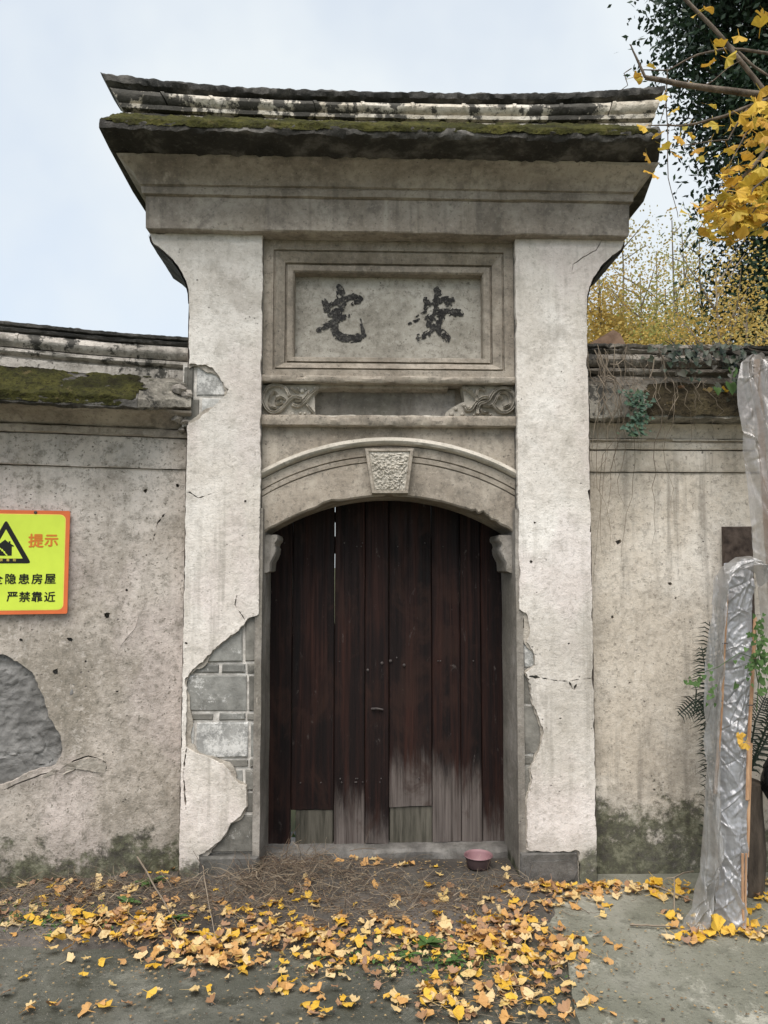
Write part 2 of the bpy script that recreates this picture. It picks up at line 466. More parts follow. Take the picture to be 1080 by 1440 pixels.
M['dark_fill'] = simple('glossy_dark_fill', (0.006, 0.006, 0.007), (0.02, 0.02, 0.022), 9, 0.22, 0.8, 0.03)  # black of the body added for the dark interior

def leaf_mat(name, stops, tl=0.35, rough=0.6, spots=0.0):
    g = NT(name, rough)
    t = g.t
    r = g.ma('FRACT', g.add(g.rnd, g.mul(g.isl, 7.31)))
    n = len(stops)
    c = g.ramp(r, *[(i / max(1, n - 1), q) for i, q in enumerate(stops)])
    if spots:
        c = g.mix(g.step(g.noise(38, 5, 0.7), 0.52, 0.66, 0, spots), c, (0.30, 0.155, 0.045))
    g.L(c, g.b.inputs['Base Color'])
    tr = t.nodes.new('ShaderNodeBsdfTranslucent')
    g.L(c, tr.inputs['Color'])
    mxs = t.nodes.new('ShaderNodeMixShader')
    mxs.inputs[0].default_value = tl
    t.links.new(g.b.outputs[0], mxs.inputs[1])
    t.links.new(tr.outputs[0], mxs.inputs[2])
    t.links.new(mxs.outputs[0], t.nodes['Material Output'].inputs[0])
    return g.m
M['lf_yellow'] = leaf_mat('leaf_golden', [(0.60, 0.35, 0.03), (0.70, 0.45, 0.06), (0.63, 0.38, 0.07)], 0.25, 0.6, 0.35)
M['lf_pale'] = leaf_mat('leaf_pale', [(0.56, 0.40, 0.17), (0.66, 0.50, 0.27), (0.60, 0.43, 0.15)], 0.2, 0.7, 0.45)
M['lf_orange'] = leaf_mat('leaf_ochre', [(0.47, 0.25, 0.07), (0.56, 0.32, 0.12), (0.44, 0.25, 0.10)], 0.2, 0.7, 0.55)
M['lf_brown'] = leaf_mat('leaf_brown', [(0.22, 0.12, 0.06), (0.34, 0.20, 0.11), (0.27, 0.17, 0.12)], 0.1, 0.8, 0.3)
M['lf_hang'] = leaf_mat('hanging_ginkgo_leaf', [(0.50, 0.29, 0.03), (0.62, 0.42, 0.05), (0.44, 0.36, 0.06), (0.62, 0.36, 0.05), (0.40, 0.22, 0.03)], 0.3, 0.6, 0.2)
M['lf_dark'] = leaf_mat('evergreen_leaf', [(0.012, 0.028, 0.014), (0.022, 0.045, 0.022), (0.035, 0.06, 0.032)], 0.12, 0.45)
M['lf_sap'] = leaf_mat('sapling_leaf', [(0.44, 0.37, 0.12), (0.60, 0.49, 0.20), (0.40, 0.40, 0.15), (0.68, 0.54, 0.25), (0.34, 0.28, 0.11)], 0.5, 0.7)
M['lf_sap2'] = leaf_mat('sapling_leaf_gold', [(0.56, 0.38, 0.09), (0.64, 0.46, 0.14), (0.46, 0.37, 0.11), (0.42, 0.27, 0.08)], 0.5, 0.7)
M['lf_sap3'] = leaf_mat('sapling_leaf_green', [(0.30, 0.33, 0.10), (0.42, 0.41, 0.13), (0.54, 0.47, 0.17)], 0.5, 0.7)
M['lf_ivy'] = leaf_mat('ivy_leaf', [(0.014, 0.024, 0.014), (0.028, 0.046, 0.026), (0.05, 0.055, 0.035), (0.03, 0.022, 0.014)], 0.15, 0.4)
M['lf_fern'] = leaf_mat('creeper_leaf', [(0.04, 0.075, 0.05), (0.06, 0.11, 0.075), (0.05, 0.085, 0.04)], 0.2, 0.6)
M['lf_vine'] = leaf_mat('vine_leaf', [(0.05, 0.105, 0.03), (0.095, 0.175, 0.05), (0.075, 0.135, 0.045)], 0.3, 0.5)
M['lf_cyc'] = leaf_mat('cycad_leaflet', [(0.02, 0.03, 0.022), (0.035, 0.05, 0.035)], 0.08, 0.4)
M['crumb'] = leaf_mat('leaf_crumb', [(0.10, 0.07, 0.045), (0.22, 0.15, 0.08), (0.38, 0.27, 0.13), (0.06, 0.045, 0.035)], 0.05, 0.9)
M['dry'] = leaf_mat('dry_stem', [(0.085, 0.062, 0.045), (0.17, 0.125, 0.085), (0.30, 0.245, 0.175), (0.06, 0.042, 0.033), (0.13, 0.085, 0.055)], 0.0, 0.9)
M['root'] = leaf_mat('dry_creeper_stem', [(0.16, 0.13, 0.10), (0.28, 0.23, 0.17), (0.10, 0.08, 0.06)], 0.0, 0.9)
M['bark'] = simple('grey_brown_bark', (0.07, 0.055, 0.042), (0.19, 0.155, 0.12), 1.0, 0.95, 0.8, 0.02, (30, 30, 8))
M['bark_l'] = simple('pale_bark', (0.14, 0.115, 0.085), (0.30, 0.255, 0.20), 1.0, 0.95, 0.5, 0.02, (30, 30, 8))
M['bark_d'] = simple('dark_bark', (0.035, 0.028, 0.022), (0.10, 0.08, 0.062), 1.0, 0.95, 0.8, 0.02, (20, 20, 5))
M['rubble'] = simple('broken_plaster', (0.15, 0.135, 0.12), (0.38, 0.345, 0.30), 16, 0.95, 0.8, 0.02)
M['soilgrit'] = simple('grit', (0.06, 0.055, 0.045), (0.22, 0.20, 0.17), 40, 0.95, 0.4, 0.005)
M['rust_tile'] = simple('brown_tile', (0.12, 0.075, 0.05), (0.24, 0.16, 0.11), 16, 0.9, 0.5, 0.01)

# ------------------------------------------------------------------ mesh building
class MB:
    def __init__(s):
        s.v, s.f = [], []
    def pt(s, *p):
        s.v.append(tuple(p[0]) if len(p) == 1 else p)
        return len(s.v) - 1
    def box(s, x0, x1, y0, y1, z0, z1, j=0.0):
        b = len(s.v)
        for x in (x0, x1):
            for y in (y0, y1):
                for z in (z0, z1):
                    s.v.append((x + U(-j, j), y + U(-j, j), z + U(-j, j)))
        for f in ((0, 1, 3, 2), (4, 6, 7, 5), (0, 4, 5, 1), (2, 3, 7, 6), (0, 2, 6, 4), (1, 5, 7, 3)):
            s.f.append(tuple(b + i for i in f))
        return s
    def brick(s, x0, x1, y0, y1, z0, z1, j=0.002, c=0.004):
        """a box whose front (low y) edges are worn"""
        b = len(s.v)
        for (y, k) in ((y0, c), (y0 + c, 0), (y1, 0)):
            for x, z in ((x0 + k, z0 + k), (x1 - k, z0 + k), (x1 - k, z1 - k), (x0 + k, z1 - k)):
                s.v.append((x + U(-j, j), y + U(-j, j), z + U(-j, j)))
        s.f.append((b, b + 1, b + 2, b + 3))
        for r in (0, 4):
            for i in range(4):
                s.f.append((b + r + i, b + r + 4 + i, b + r + 4 + (i + 1) % 4, b + r + (i + 1) % 4))
        s.f.append((b + 11, b + 10, b + 9, b + 8))
        return s
    def grid(s, P, closed=False):
        """P: rows of points"""
        b = len(s.v)
        n = len(P[0])
        for row in P:
            for p in row:
                s.v.append(tuple(p))
        for i in range(len(P) - 1):
            for j in range(n if closed else n - 1):
                k = (j + 1) % n
                s.f.append((b + i * n + j, b + i * n + k, b + (i + 1) * n + k, b + (i + 1) * n + j))
        return b
    def tube(s, pts, r0, r1=None, n=6, cap=True):
        pts = [Vector(p) for p in pts]
        if r1 is None:
            r1 = r0
        rows = []
        m = len(pts)
        up = Vector((0.3, 0.2, 1)).normalized()
        for i, p in enumerate(pts):
            d = (pts[min(i + 1, m - 1)] - pts[max(i - 1, 0)])
            d = d.normalized() if d.length > 1e-9 else Vector((0, 0, 1))
            a = d.cross(up)
            if a.length < 0.05:
                a = d.cross(Vector((1, 0, 0)))
            a.normalize()
            c = d.cross(a)
            r = r0(i / (m - 1)) if callable(r0) else r0 + (r1 - r0) * i / max(1, m - 1)
            rows.append([p + (a * math.cos(t) + c * math.sin(t)) * r for t in (2 * math.pi * k / n for k in range(n))])
        b = s.grid(rows, True)
        if cap:
            s.f.append(tuple(b + k for k in range(n))[::-1])
            s.f.append(tuple(b + (m - 1) * n + k for k in range(n)))
        return s
    def lathe(s, prof, cx, cy, n=24):
        rows = [[(cx + r * math.cos(2 * math.pi * k / n), cy + r * math.sin(2 * math.pi * k / n), z) for k in range(n)] for r, z in prof]
        s.grid(rows, True)
        return s
    def ball(s, c, r, n=7, sq=(1, 1, 1), j=0.0):
        rows = []
        for i in range(n):
            t = math.pi * (i + 0.001) / (n - 1 + 0.002)
            rows.append([(c[0] + sq[0] * r * math.sin(t) * math.cos(a) + U(-j, j), c[1] + sq[1] * r * math.sin(t) * math.sin(a) + U(-j, j),
                          c[2] + sq[2] * r * math.cos(t) + U(-j, j)) for a in (2 * math.pi * k / 9 for k in range(9))])
        s.grid(rows, True)
        return s
    def prism(s, poly, y0, y1):
        """polygon of (x, z) extruded along y"""
        b = len(s.v)
        n = len(poly)
        for y in (y0, y1):
            for x, z in poly:
                s.v.append((x, y, z))
        s.f.append(tuple(b + i for i in range(n)))
        s.f.append(tuple(b + n + i for i in range(n))[::-1])
        for i in range(n):
            k = (i + 1) % n
            s.f.append((b + i, b + n + i, b + n + k, b + k))
        return s
    def mesh(s, name, mat, ang=40, fix=True):
        me = bpy.data.meshes.new(name)
        me.from_pydata(s.v, [], s.f)
        if fix:
            bm = bmesh.new()
            bm.from_mesh(me)
            bmesh.ops.recalc_face_normals(bm, faces=bm.faces)
            bm.to_mesh(me)
            bm.free()
        if ang:
            me.polygons.foreach_set('use_smooth', [True] * len(me.polygons))
            me.set_sharp_from_angle(angle=R(ang))
        for q in (mat if isinstance(mat, (list, tuple)) else [mat]):
            me.materials.append(q)
        me.update()
        return me
    def build(s, name, mat, parent=None, ang=40, fix=True, **kw):
        return link(name, s.mesh(name, mat, ang, fix), parent, **kw)

def link(name, me, parent=None, label=None, kind=None, category=None, group=None):
    o = bpy.data.objects.new(name, me)
    COL.objects.link(o)
    if parent is not None:
        o.parent = parent
    props(o, label, category, group, kind)
    return o
def props(o, label=None, category=None, group=None, kind=None):
    for k, v in (('label', label), ('category', category), ('group', group), ('kind', kind)):
        if v:
            o[k] = v
    return o
def thing(name, label, category, loc=(0, 0, 0), rz=0.0, group=None):
    o = bpy.data.objects.new(name, None)
    COL.objects.link(o)
    o.location = loc
    o.rotation_euler = (0, 0, rz)
    o.empty_display_size = 0.1
    return props(o, label, category, group)

def inside(p, poly):
    x, y = p
    c = False
    n = len(poly)
    j = n - 1
    for i in range(n):
        xi, yi = poly[i]
        xj, yj = poly[j]
        if (yi > y) != (yj > y) and x < (xj - xi) * (y - yi) / (yj - yi) + xi:
            c = not c
        j = i
    return c
def resample(poly, st, rag, seed=0.0, fr=14.0, chip=False):
    out = []
    n = len(poly)
    for i in range(n):
        a, b = Vector(poly[i]), Vector(poly[(i + 1) % n])
        d = b - a
        k = max(1, int(d.length / st))
        nn = Vector((d.y, -d.x)).normalized() if d.length else Vector((0, 0))
        for q in range(k):
            p = a + d * (q / k)
            e = rag * (0.5 * nz3(p.x * fr * .4 + seed, p.y * fr * .4, seed) + 0.45 * nz3(p.x * fr * 2.3 + seed, p.y * fr * 2.3, seed + 5) + 0.4 * nz3(p.x * fr * 6 + seed, p.y * fr * 6, seed + 5) + (2.6 if chip else 0.8) * max(0, nz3(p.x * fr * .9, p.y * fr * .9, seed + 11) - 0.22) * (-1 if chip else 1))
            out.append((p.x + nn.x * e, p.y + nn.y * e))
    return out
def sheet(name, outline, holes, y0, th, mat, parent, step=0.05, amp=0.004, rag=0.004, hrag=0.012, est=0.02, lift=0.0, chip=False, **kw):
    """a plaster skin with ragged edges and real thickness, front at y0, facing -y; lift: how far it curls off round the holes"""
    o = resample(outline, est, rag, 1.3, 14.0, chip)
    if not inside((sum(p[0] for p in outline) / len(outline), sum(p[1] for p in outline) / len(outline)), o):
        pass
    hs = [resample(h, 0.012, hrag if 7 < len(h) < 26 and hrag else 0.0012, 2.0 + i) for i, h in enumerate(holes)]
    V, E = [], []
    for lp in [o] + hs:
        b = len(V)
        V += [Vector(p) for p in lp]
        E += [(b + i, b + (i + 1) % len(lp)) for i in range(len(lp))]
    nb = len(V)
    x0 = min(p[0] for p in o); x1 = max(p[0] for p in o)
    z0 = min(p[1] for p in o); z1 = max(p[1] for p in o)
    nx, nzz = int((x1 - x0) / step), int((z1 - z0) / step)
    for i in range(1, nx + 1):
        for k in range(1, nzz + 1):
            p = (x0 + (i - 0.5 + U(-.2, .2)) * (x1 - x0) / nx, z0 + (k - 0.5 + U(-.2, .2)) * (z1 - z0) / nzz)
            V.append(Vector(p))
    vs, es, fs = delaunay_2d_cdt(V, E, [], 0, 1e-6)[:3]
    keep = []
    for f in fs:
        c = (sum(vs[i].x for i in f) / len(f), sum(vs[i].y for i in f) / len(f))
        if inside(c, o) and not any(inside(c, h) for h in hs):
            keep.append(tuple(f))
    cnt = {}
    for f in keep:
        for i in range(len(f)):
            e = (f[i], f[(i + 1) % len(f)])
            k = (min(e), max(e))
            cnt.setdefault(k, []).append(e)
    mb = MB()
    for p in vs:
        yy = y0 + amp * fbm(p.x * 3.1, p.y * 3.1, y0 * 9, 4)
        if lift:
            for h in hs:
                dm = min((p.x - q[0]) ** 2 + (p.y - q[1]) ** 2 for q in h[::2]) ** 0.5
                if dm < 0.06:
                    yy -= lift * (1 - dm / 0.06) ** 2 * (0.6 + nz3(p.x * 9, p.y * 9))
        mb.v.append((p.x, yy, p.y))
    for f in keep:
        mb.f.append(f)
    for k, es_ in cnt.items():
        if len(es_) == 1:
            a, b = es_[0]
            c = mb.pt(mb.v[a]); d = mb.pt(mb.v[b])
            e = mb.pt(mb.v[b][0], y0 + th, mb.v[b][2]); g = mb.pt(mb.v[a][0], y0 + th, mb.v[a][2])
            mb.f.append((d, c, g, e))
    # orient the front to -y
    me = mb.mesh(name, mat, 50, False)
    bm = bmesh.new(); bm.from_mesh(me)
    for f in bm.faces:
        f.normal_update()
        if abs(f.normal.y) > 0.6 and f.normal.y > 0:
            f.normal_flip()
    bm.to_mesh(me); bm.free()
    return link(name, me, parent, **kw)

def run(name, prof, x0, x1, nx, mat, parent, jit=0.002, fr=9.0, zc=None, ang=35, xend=None, **kw):
    """closed profile (y, z) - or a function of x giving one - swept along x"""
    rows = []
    for i in range(nx + 1):
        x = x0 + (x1 - x0) * i / nx
        pr = prof(x) if callable(prof) else prof
        row = []
        for k, (y, z) in enumerate(pr):
            a = jit * (nz3(x * fr, k * 0.7, 1.1) + 0.6 * nz3(x * fr * 3.1, k * 0.9, 4.1))
            b = jit * (nz3(x * fr, k * 0.7, 8.1) + 0.6 * nz3(x * fr * 3.1, k * 0.9, 14.1))
            xx = x
            if xend:
                xx = xend(x, z, y)
            row.append((xx, y + a, z + b + (zc(x) if zc else 0)))
        rows.append(row)
    mb = MB()
    b = mb.grid(rows, True)
    n = len(rows[0])
    mb.f.append(tuple(b + k for k in range(n)))
    mb.f.append(tuple(b + nx * n + k for k in range(n))[::-1])
    return mb.build(name, mat, parent, ang, **kw)

def stack(name, lev, nx, mat, parent, jit=0.003, fr=7.0, ang=35, zc=None, **kw):
    """levels (x left, x right, y front, y back, z) as rectangles joined into a solid moulding with returns"""
    rows = []
    for k, (xl, xr, yf, yb, z) in enumerate(lev):
        row = []
        for i in range(nx):
            row.append((xl + (xr - xl) * i / nx, yf))
        for i in range(6):
            row.append((xr, yf + (yb - yf) * i / 6))
        for i in range(nx):
            row.append((xr + (xl - xr) * i / nx, yb))
        for i in range(6):
            row.append((xl, yb + (yf - yb) * i / 6))
        rows.append([(x + jit * nz3(x * fr, y * fr, k * .6 + 3), y + jit * nz3(x * fr, y * fr + 5, k * .6) + jit * 0.6 * nz3(x * fr * 3, y * 9, k * .7),
                      z + jit * nz3(x * fr, y * fr, k * .6 + 9) + (zc(x) if zc else 0)) for x, y in row])
    mb = MB()
    b = mb.grid(rows, True)
    n = len(rows[0])
    mb.f.append(tuple(b + i for i in range(n))[::-1])
    mb.f.append(tuple(b + (len(rows) - 1) * n + i for i in range(n)))
    return mb.build(name, mat, parent, ang, **kw)

def pxpoly(pts, Y=0.0):
    return [(lambda p: (p.x, p.z))(at(a, b, Y)) for a, b in pts]

# ================================================================== THE GROUND
def gz(x, y):
    h = 0.075 * math.exp(-((y - 0.02) / 0.24) ** 2) * (0.55 + 0.45 * math.exp(-((x + 0.35) / 0.6) ** 2)) * sm(0.95, 0.45, x)
    h += 0.02 * sm(-0.75, -0.2, y) * sm(0.9, 0.6, x)
    h += (0.012 * nz3(x * 4, y * 4) + 0.007 * nz3(x * 11, y * 11, 3)) * sm(-0.8, -0.35, y) * sm(0.85, 0.6, x)
    return h
mb = MB()
mb.grid([[(-400 + 800 * i / 4, -300 + 900 * j / 4, -0.10) for i in range(5)] for j in range(5)])
mb.build('ground', M['field_g'], None, 0, kind='structure')
mb = MB()
rows = []
for j in range(60):
    y = -6 + 6.9 * j / 59
    rows.append([(x, y, -0.012 + 0.010 * nz3(x * 1.3, y * 1.3) + 0.004 * nz3(x * 7, y * 7)) for x in (-6 + 12 * i / 110 for i in range(111))])
mb.grid(rows)
mb.build('road', M['road'], None, 60, kind='structure')
# concrete apron on the right with an irregular left edge
mb = MB()
rows = []
for j in range(60):
    y = -3.6 + 3.75 * j / 59
    xl = 0.66 + 0.05 * nz3(y * 2.2, 3) + 0.02 * nz3(y * 9, 1) + 0.06 * (y + 1.0)
    row = []
    for i in range(50):
        x = xl + (5.5 - xl) * (i / 49) ** 1.4
        row.append((x, y, 0.012 + 0.006 * nz3(x * 1.7, y * 1.7, 4) + 0.002 * nz3(x * 9, y * 9)))
    row = [(row[0][0] - 0.006, y, -0.04)] + row
    rows.append(row)
mb.grid(rows)
mb.build('concrete_apron', M['apron'], None, 50, kind='structure')
# soil bank along the foot of the gate
mb = MB()
rows = []
for j in range(46):
    row = []
    for i in range(150):
        x = -3.2 + 4.25 * i / 149
        y1 = 0.345 if -0.655 < x < 0.66 else (0.03 if x > -1.06 else 0.1)
        y0 = -0.60 + 0.09 * nz3(x * 2.1, 7) + 0.04 * nz3(x * 8, 2)
        y = y0 + (0.345 - y0) * j / 45
        z = gz(x, y) + 0.004 - 0.05 * sm(0.12, 0.0, j / 45.0 * 1.0)
        row.append((x, y, z))
    rows.append(row)
mb.grid(rows)
mb.build('soil_bank', M['soil'], None, 60, kind='structure')

# ================================================================== THE GATE
gate = thing('gatehouse', 'old plastered gatehouse with a mossy eave, black painted characters and a plank door', 'gate')
XO, XI = 1.057, 0.676
ZF = 3.388
FL = [(XO, 3.02), (XO + 0.004, 3.07), (XO + 0.018, 3.13), (XO + 0.048, 3.19), (XO + 0.092, 3.25), (XO + 0.145, 3.30), (XO + 0.196, 3.335), (XO + 0.205, 3.352), (XO + 0.214, 3.39)]

def crack(pts, wd=0.0016, conv=None):
    q = [Vector((conv or (lambda a, b: (at(a, b).x, at(a, b).z)))(*p)) for p in pts]
    out = []
    for a, b in zip(q, q[1:]):
        for k in range(4):
            p = lerp(a, b, k / 4)
            out.append(Vector((p.x + 0.004 * nz3(p.x * 40, p.y * 40, 1), p.y + 0.004 * nz3(p.x * 40, p.y * 40, 6))))
    out.append(q[-1])
    L_, R_ = [], []
    for i, p in enumerate(out):
        d = (out[min(i + 1, len(out) - 1)] - out[max(i - 1, 0)]).normalized()
        k = wd * (0.15 + math.sin(math.pi * i / (len(out) - 1)))
        L_.append((p.x - d.y * k, p.y + d.x * k)); R_.append((p.x + d.y * k, p.y - d.x * k))
    return L_ + R_[::-1]
def lerp(a, b, t):
    return a + (b - a) * t
def pillar(sg, holes, pits, cracks=()):
    p = MB()
    poly = [(sg * XI, -0.05), (sg * XO, -0.05)] + [(sg * a, b) for a, b in FL] + [(sg * XI, 3.39)]
    p.prism([(x * (1 if abs(x) < XO + .001 else 0.995), z) for x, z in poly], 0.034, 0.50)
    body = p.build('pillar', M['core'], gate, 30)
    out = [(sg * XI, -0.03), (sg * XO, -0.03)] + [(sg * a, b) for a, b in FL] + [(sg * XI, 3.387)]
    if sg < 0:
        out = out[::-1]
    hs = [pxpoly(h) for h in holes]
    for (px, py, r) in pits:
        c = at(px, py)
        r *= 0.0037
        hs.append([(c.x + r * U(.6, 1.2) * math.cos(t), c.z + r * U(.6, 1.2) * math.sin(t)) for t in (2 * math.pi * k / 6 for k in range(6))])
    hs += [crack(c_, wd_) for c_, wd_ in cracks]
    sheet('plaster', out, hs, 0.0, 0.036, M['pillar'], body, 0.05, 0.006, 0.006, 0.015, 0.012, 0.004, True)
    for hi, h in enumerate(holes):
        rp_ = resample(pxpoly(h), 0.012, 0.006, 31 + hi)
        n_ = len(rp_)
        inn = []
        ar_ = sum(rp_[i][0] * rp_[(i + 1) % n_][1] - rp_[(i + 1) % n_][0] * rp_[i][1] for i in range(n_))
        for i in range(n_):
            a_, b_ = Vector(rp_[i - 1]), Vector(rp_[(i + 1) % n_])
            d_ = (b_ - a_).normalized()
            q_ = 0.003 + 0.040 * max(0, nz3(rp_[i][0] * 9, rp_[i][1] * 9, 40 + hi) + 0.12) + 0.006 * abs(nz3(rp_[i][0] * 50, rp_[i][1] * 50, 3))
            nn_ = Vector((-d_.y, d_.x)) * (1 if ar_ > 0 else -1)
            inn.append((rp_[i][0] + nn_.x * q_, rp_[i][1] + nn_.y * q_))
        big = [(rp_[i][0] - (inn[i][0] - rp_[i][0]) * 0.8, rp_[i][1] - (inn[i][1] - rp_[i][1]) * 0.8) for i in range(n_)]
        lim_ = [(min(max(x, min(sg * XI, sg * XO) + .002), max(sg * XI, sg * XO) - .002), z) for x, z in big]
        sheet('scratch_coat', lim_, [inn], 0.011, 0.02, M['scratch'], body, 0.03, 0.004, 0.0, 0.0, 0.02)
    # outer side skin
    q = MB()
    rows = []
    side = [(XO, -0.03)] + [(XO, z / 10) for z in range(1, 30)] + FL
    for (a, z) in side:
        rows.append([(sg * (a + 0.006 + 0.004 * nz3(z * 5, k * 1.3, sg)), 0.012 + 0.49 * k / 8, z) for k in range(9)])
    q.grid(rows)
    q.build('side_plaster', M['wall_l'], body, 60)
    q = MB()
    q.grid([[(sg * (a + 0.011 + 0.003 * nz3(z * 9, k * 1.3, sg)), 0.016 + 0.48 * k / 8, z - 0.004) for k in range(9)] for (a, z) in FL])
    q.build('flare_soffit', M['cap'], body, 60)  # black skin: real mould, with the soffit's shade put into the colour too
    return body

HA = [(368, 862), (350, 868), (335, 886), (310, 905), (290, 925), (266, 948), (260, 958), (262, 1000), (261, 1050), (280, 1060), (300, 1068), (318, 1078), (330, 1097), (345, 1106),
      (347, 1134), (336, 1150), (322, 1160), (317, 1176), (300, 1190), (280, 1202), (277, 1262), (370, 1262)]
HB = [(254, 516), (272, 511), (298, 517), (312, 535), (323, 548), (317, 557), (300, 572), (286, 583), (264, 598), (252, 597)]
HC = [(728, 856), (741, 862), (746, 884), (741, 903), (752, 920), (753, 936), (740, 946), (746, 962), (748, 986), (757, 1010), (765, 1034), (757, 1060), (746, 1084), (748, 1102), (742, 1126),
      (741, 1196), (813, 1197), (816, 1262), (728, 1262)]
pl = pillar(-1, [HA, HB], [(345, 705, 2.2), (262, 905, 2.5)], [([(345, 872), (330, 850), (334, 836)], .0012), ([(264, 690), (278, 700), (300, 694)], .0008), ([(262, 1052), (258, 1090), (262, 1140)], .0012)])
pr = pillar(1, [HC, [(826, 690, ), (836, 684), (838, 752), (829, 748), (832, 720)]], [(800, 905, 1.6), (788, 1010, 1.6), (752, 735, 2), (747, 790, 2.5)], [([(868, 337), (846, 338), (838, 352), (820, 362), (806, 372), (803, 388)], .0022), ([(742, 950), (790, 958), (832, 954)], .0012), ([(800, 958), (806, 970), (812, 962)], .001)])

# exposed brickwork, brick by brick
def bricks(parent, rows, Y=0.021):
    for (x0, y0, x1, y1, m) in rows:
        a, b = at(x0, y1, Y), at(x1, y0, Y)
        o = MB().brick(a.x, b.x, Y + U(-.003, .004), Y + 0.03, a.z, b.z, 0.0028, 0.005).build('brick', M[m], parent, 30)
bricks(pl, [(282, 866, 341, 931, 'brick'), (344, 866, 361, 930, 'brick_d'), (262, 935, 308, 946, 'brick'), (312, 934, 345, 946, 'brick'), (348, 934, 361, 947, 'brick_d'),
            (262, 950, 347, 1000, 'brick'), (350, 951, 361, 1000, 'brick_d'), (262, 1004, 299, 1013, 'brick_d'), (308, 1003, 345, 1013, 'brick'), (348, 1004, 361, 1013, 'brick_d'),
            (261, 1017, 272, 1062, 'brick_w'), (276, 1016, 349, 1065, 'brick_w'), (352, 1016, 361, 1064, 'brick'),
            (300, 1069, 349, 1079, 'brick_d'), (352, 1068, 361, 1079, 'brick_d'), (312, 1083, 342, 1112, 'brick'), (345, 1083, 361, 1112, 'brick_d'),
            (330, 1116, 361, 1143, 'brick_d'), (298, 1147, 361, 1199, 'brick_d')])
bricks(pl, [(258, 516, 272, 560, 'brick_d'), (276, 514, 322, 556, 'brick_w'), (258, 562, 280, 600, 'brick_d'), (283, 560, 318, 592, 'brick_w')])
bricks(pr, [(737, 858, 756, 905, 'brick_w'), (737, 908, 758, 938, 'brick_w'), (737, 942, 756, 990, 'brick_d'), (737, 993, 772, 1060, 'brick_d'), (737, 1063, 762, 1075, 'brick_d'),
            (737, 1078, 760, 1128, 'brick_d'), (737, 1131, 760, 1192, 'brick')])
for (par, lst) in ((pl, [(258, 864, 362, 1200), (256, 512, 324, 600)]), (pr, [(736, 856, 774, 1196)])):
    for x0, y0, x1, y1 in lst:
        a, b = at(x0, y1, 0.03), at(x1, y0, 0.03)
        MB().box(a.x, b.x, 0.0295, 0.06, a.z, b.z, 0).build('mortar_bed', M['mortar'], par, 0)
# foot blocks
a, b = at(279, 1262), at(366, 1204)
MB().brick(a.x, -XI + 0.012, -0.008, 0.05, -0.05, b.z, 0.003, 0.008).build('plinth', M['plinth'], pl, 30)
a, b = at(736, 1262), at(812, 1199)
MB().brick(XI - 0.014, b.x, -0.008, 0.05, -0.05, b.z, 0.003, 0.008).build('plinth', M['plinth'], pr, 30)
mbq = MB()
pp = resample(pxpoly([(745, 1212), (800, 1208), (812, 1222), (806, 1236), (782, 1243), (748, 1240)]), 0.015, 0.008)
mbq.prism(pp, -0.0125, -0.006)
mbq.build('cement_skim', M['plinth'], pr, 30)

# reveals of the doorway
for sg in (-1, 1):
    rows = []
    for i in range(40):
        z = -0.04 + 1.97 * i / 39
        rows.append([(sg * (XI - 0.016 + 0.003 * nz3(z * 4, k * 1.1, sg)), 0.010 + 0.40 * k / 6, z) for k in range(7)])
    q = MB()
    q.grid(rows)
    q.grid([[(sg * (XI + 0.02), 0.010, -0.04 + 1.97 * i / 39), (sg * (XI - 0.016 + 0.003 * nz3((-0.04 + 1.97 * i / 39) * 4, 0, sg)), 0.010, -0.04 + 1.97 * i / 39)] for i in range(40)])
    q.build('door_jamb', M['jamb'], gate, 50)
    # moulded corbel at the spring of the arch: (projection, z)
    prof = [(0.0, 1.795), (0.066, 1.795), (0.072, 1.782), (0.070, 1.765), (0.058, 1.752), (0.054, 1.735), (0.060, 1.722), (0.056, 1.695), (0.046, 1.668), (0.034, 1.648),
            (0.030, 1.60), (0.020, 1.594), (0.0, 1.592)]
    q = MB()
    rows = []
    for k, y in enumerate((0.11, 0.118, 0.20, 0.30, 0.395)):
        e = 0.006 if k == 0 else 0
        rows.append([(sg * (XI - 0.014 - max(0, p - e)), y, z) for p, z in prof])
    q.grid(rows)
    for ri in (0, len(rows) - 1):
        q.f.append(tuple(ri * len(prof) + i for i in range(len(prof))))
    q.build('corbel', M['jamb'], gate, 35)

# central bay, from the top down: name panel, fillets, carved band, spandrel, arch
YB = 0.40
MB().box(-XI - 0.004, XI + 0.004, 0.172, YB, 2.372, 3.386).build('bay_wall', M['bay'], gate, 0)
# nested frame of the name panel
x0, x1, z0, z1 = -XI, XI, 2.640, 3.386
FR = [(0.0, 0.058), (0.050, 0.058), (0.053, 0.072), (0.061, 0.074), (0.063, 0.060), (0.108, 0.088), (0.111, 0.106), (0.120, 0.106), (0.122, 0.088), (0.150, 0.090), (0.157, 0.100), (0.159, 0.167)]
rows = []
for (i, y) in FR:
    t, l, b = i * 1.03, i * 1.03, i * 0.74
    cs = [(x0 + l, z0 + b), (x1 - l, z0 + b), (x1 - l, z1 - t), (x0 + l, z1 - t)]
    row = []
    for k in range(4):
        (ax, az), (bx, bz) = cs[k], cs[(k + 1) % 4]
        for q in range(30):
            u = q / 30
            X, Z = ax + (bx - ax) * u, az + (bz - az) * u
            row.append((X + 0.0012 * nz3(X * 12, Z * 12, i * 40), y + 0.002 * nz3(X * 9, Z * 9, 3 + i * 30), Z + 0.0012 * nz3(X * 12, Z * 12, 9 + i * 40)))
    rows.append(row)
mb = MB()
mb.grid(rows, True)
panel = mb.build('name_panel', M['bay'], gate, 25)
mb = MB()
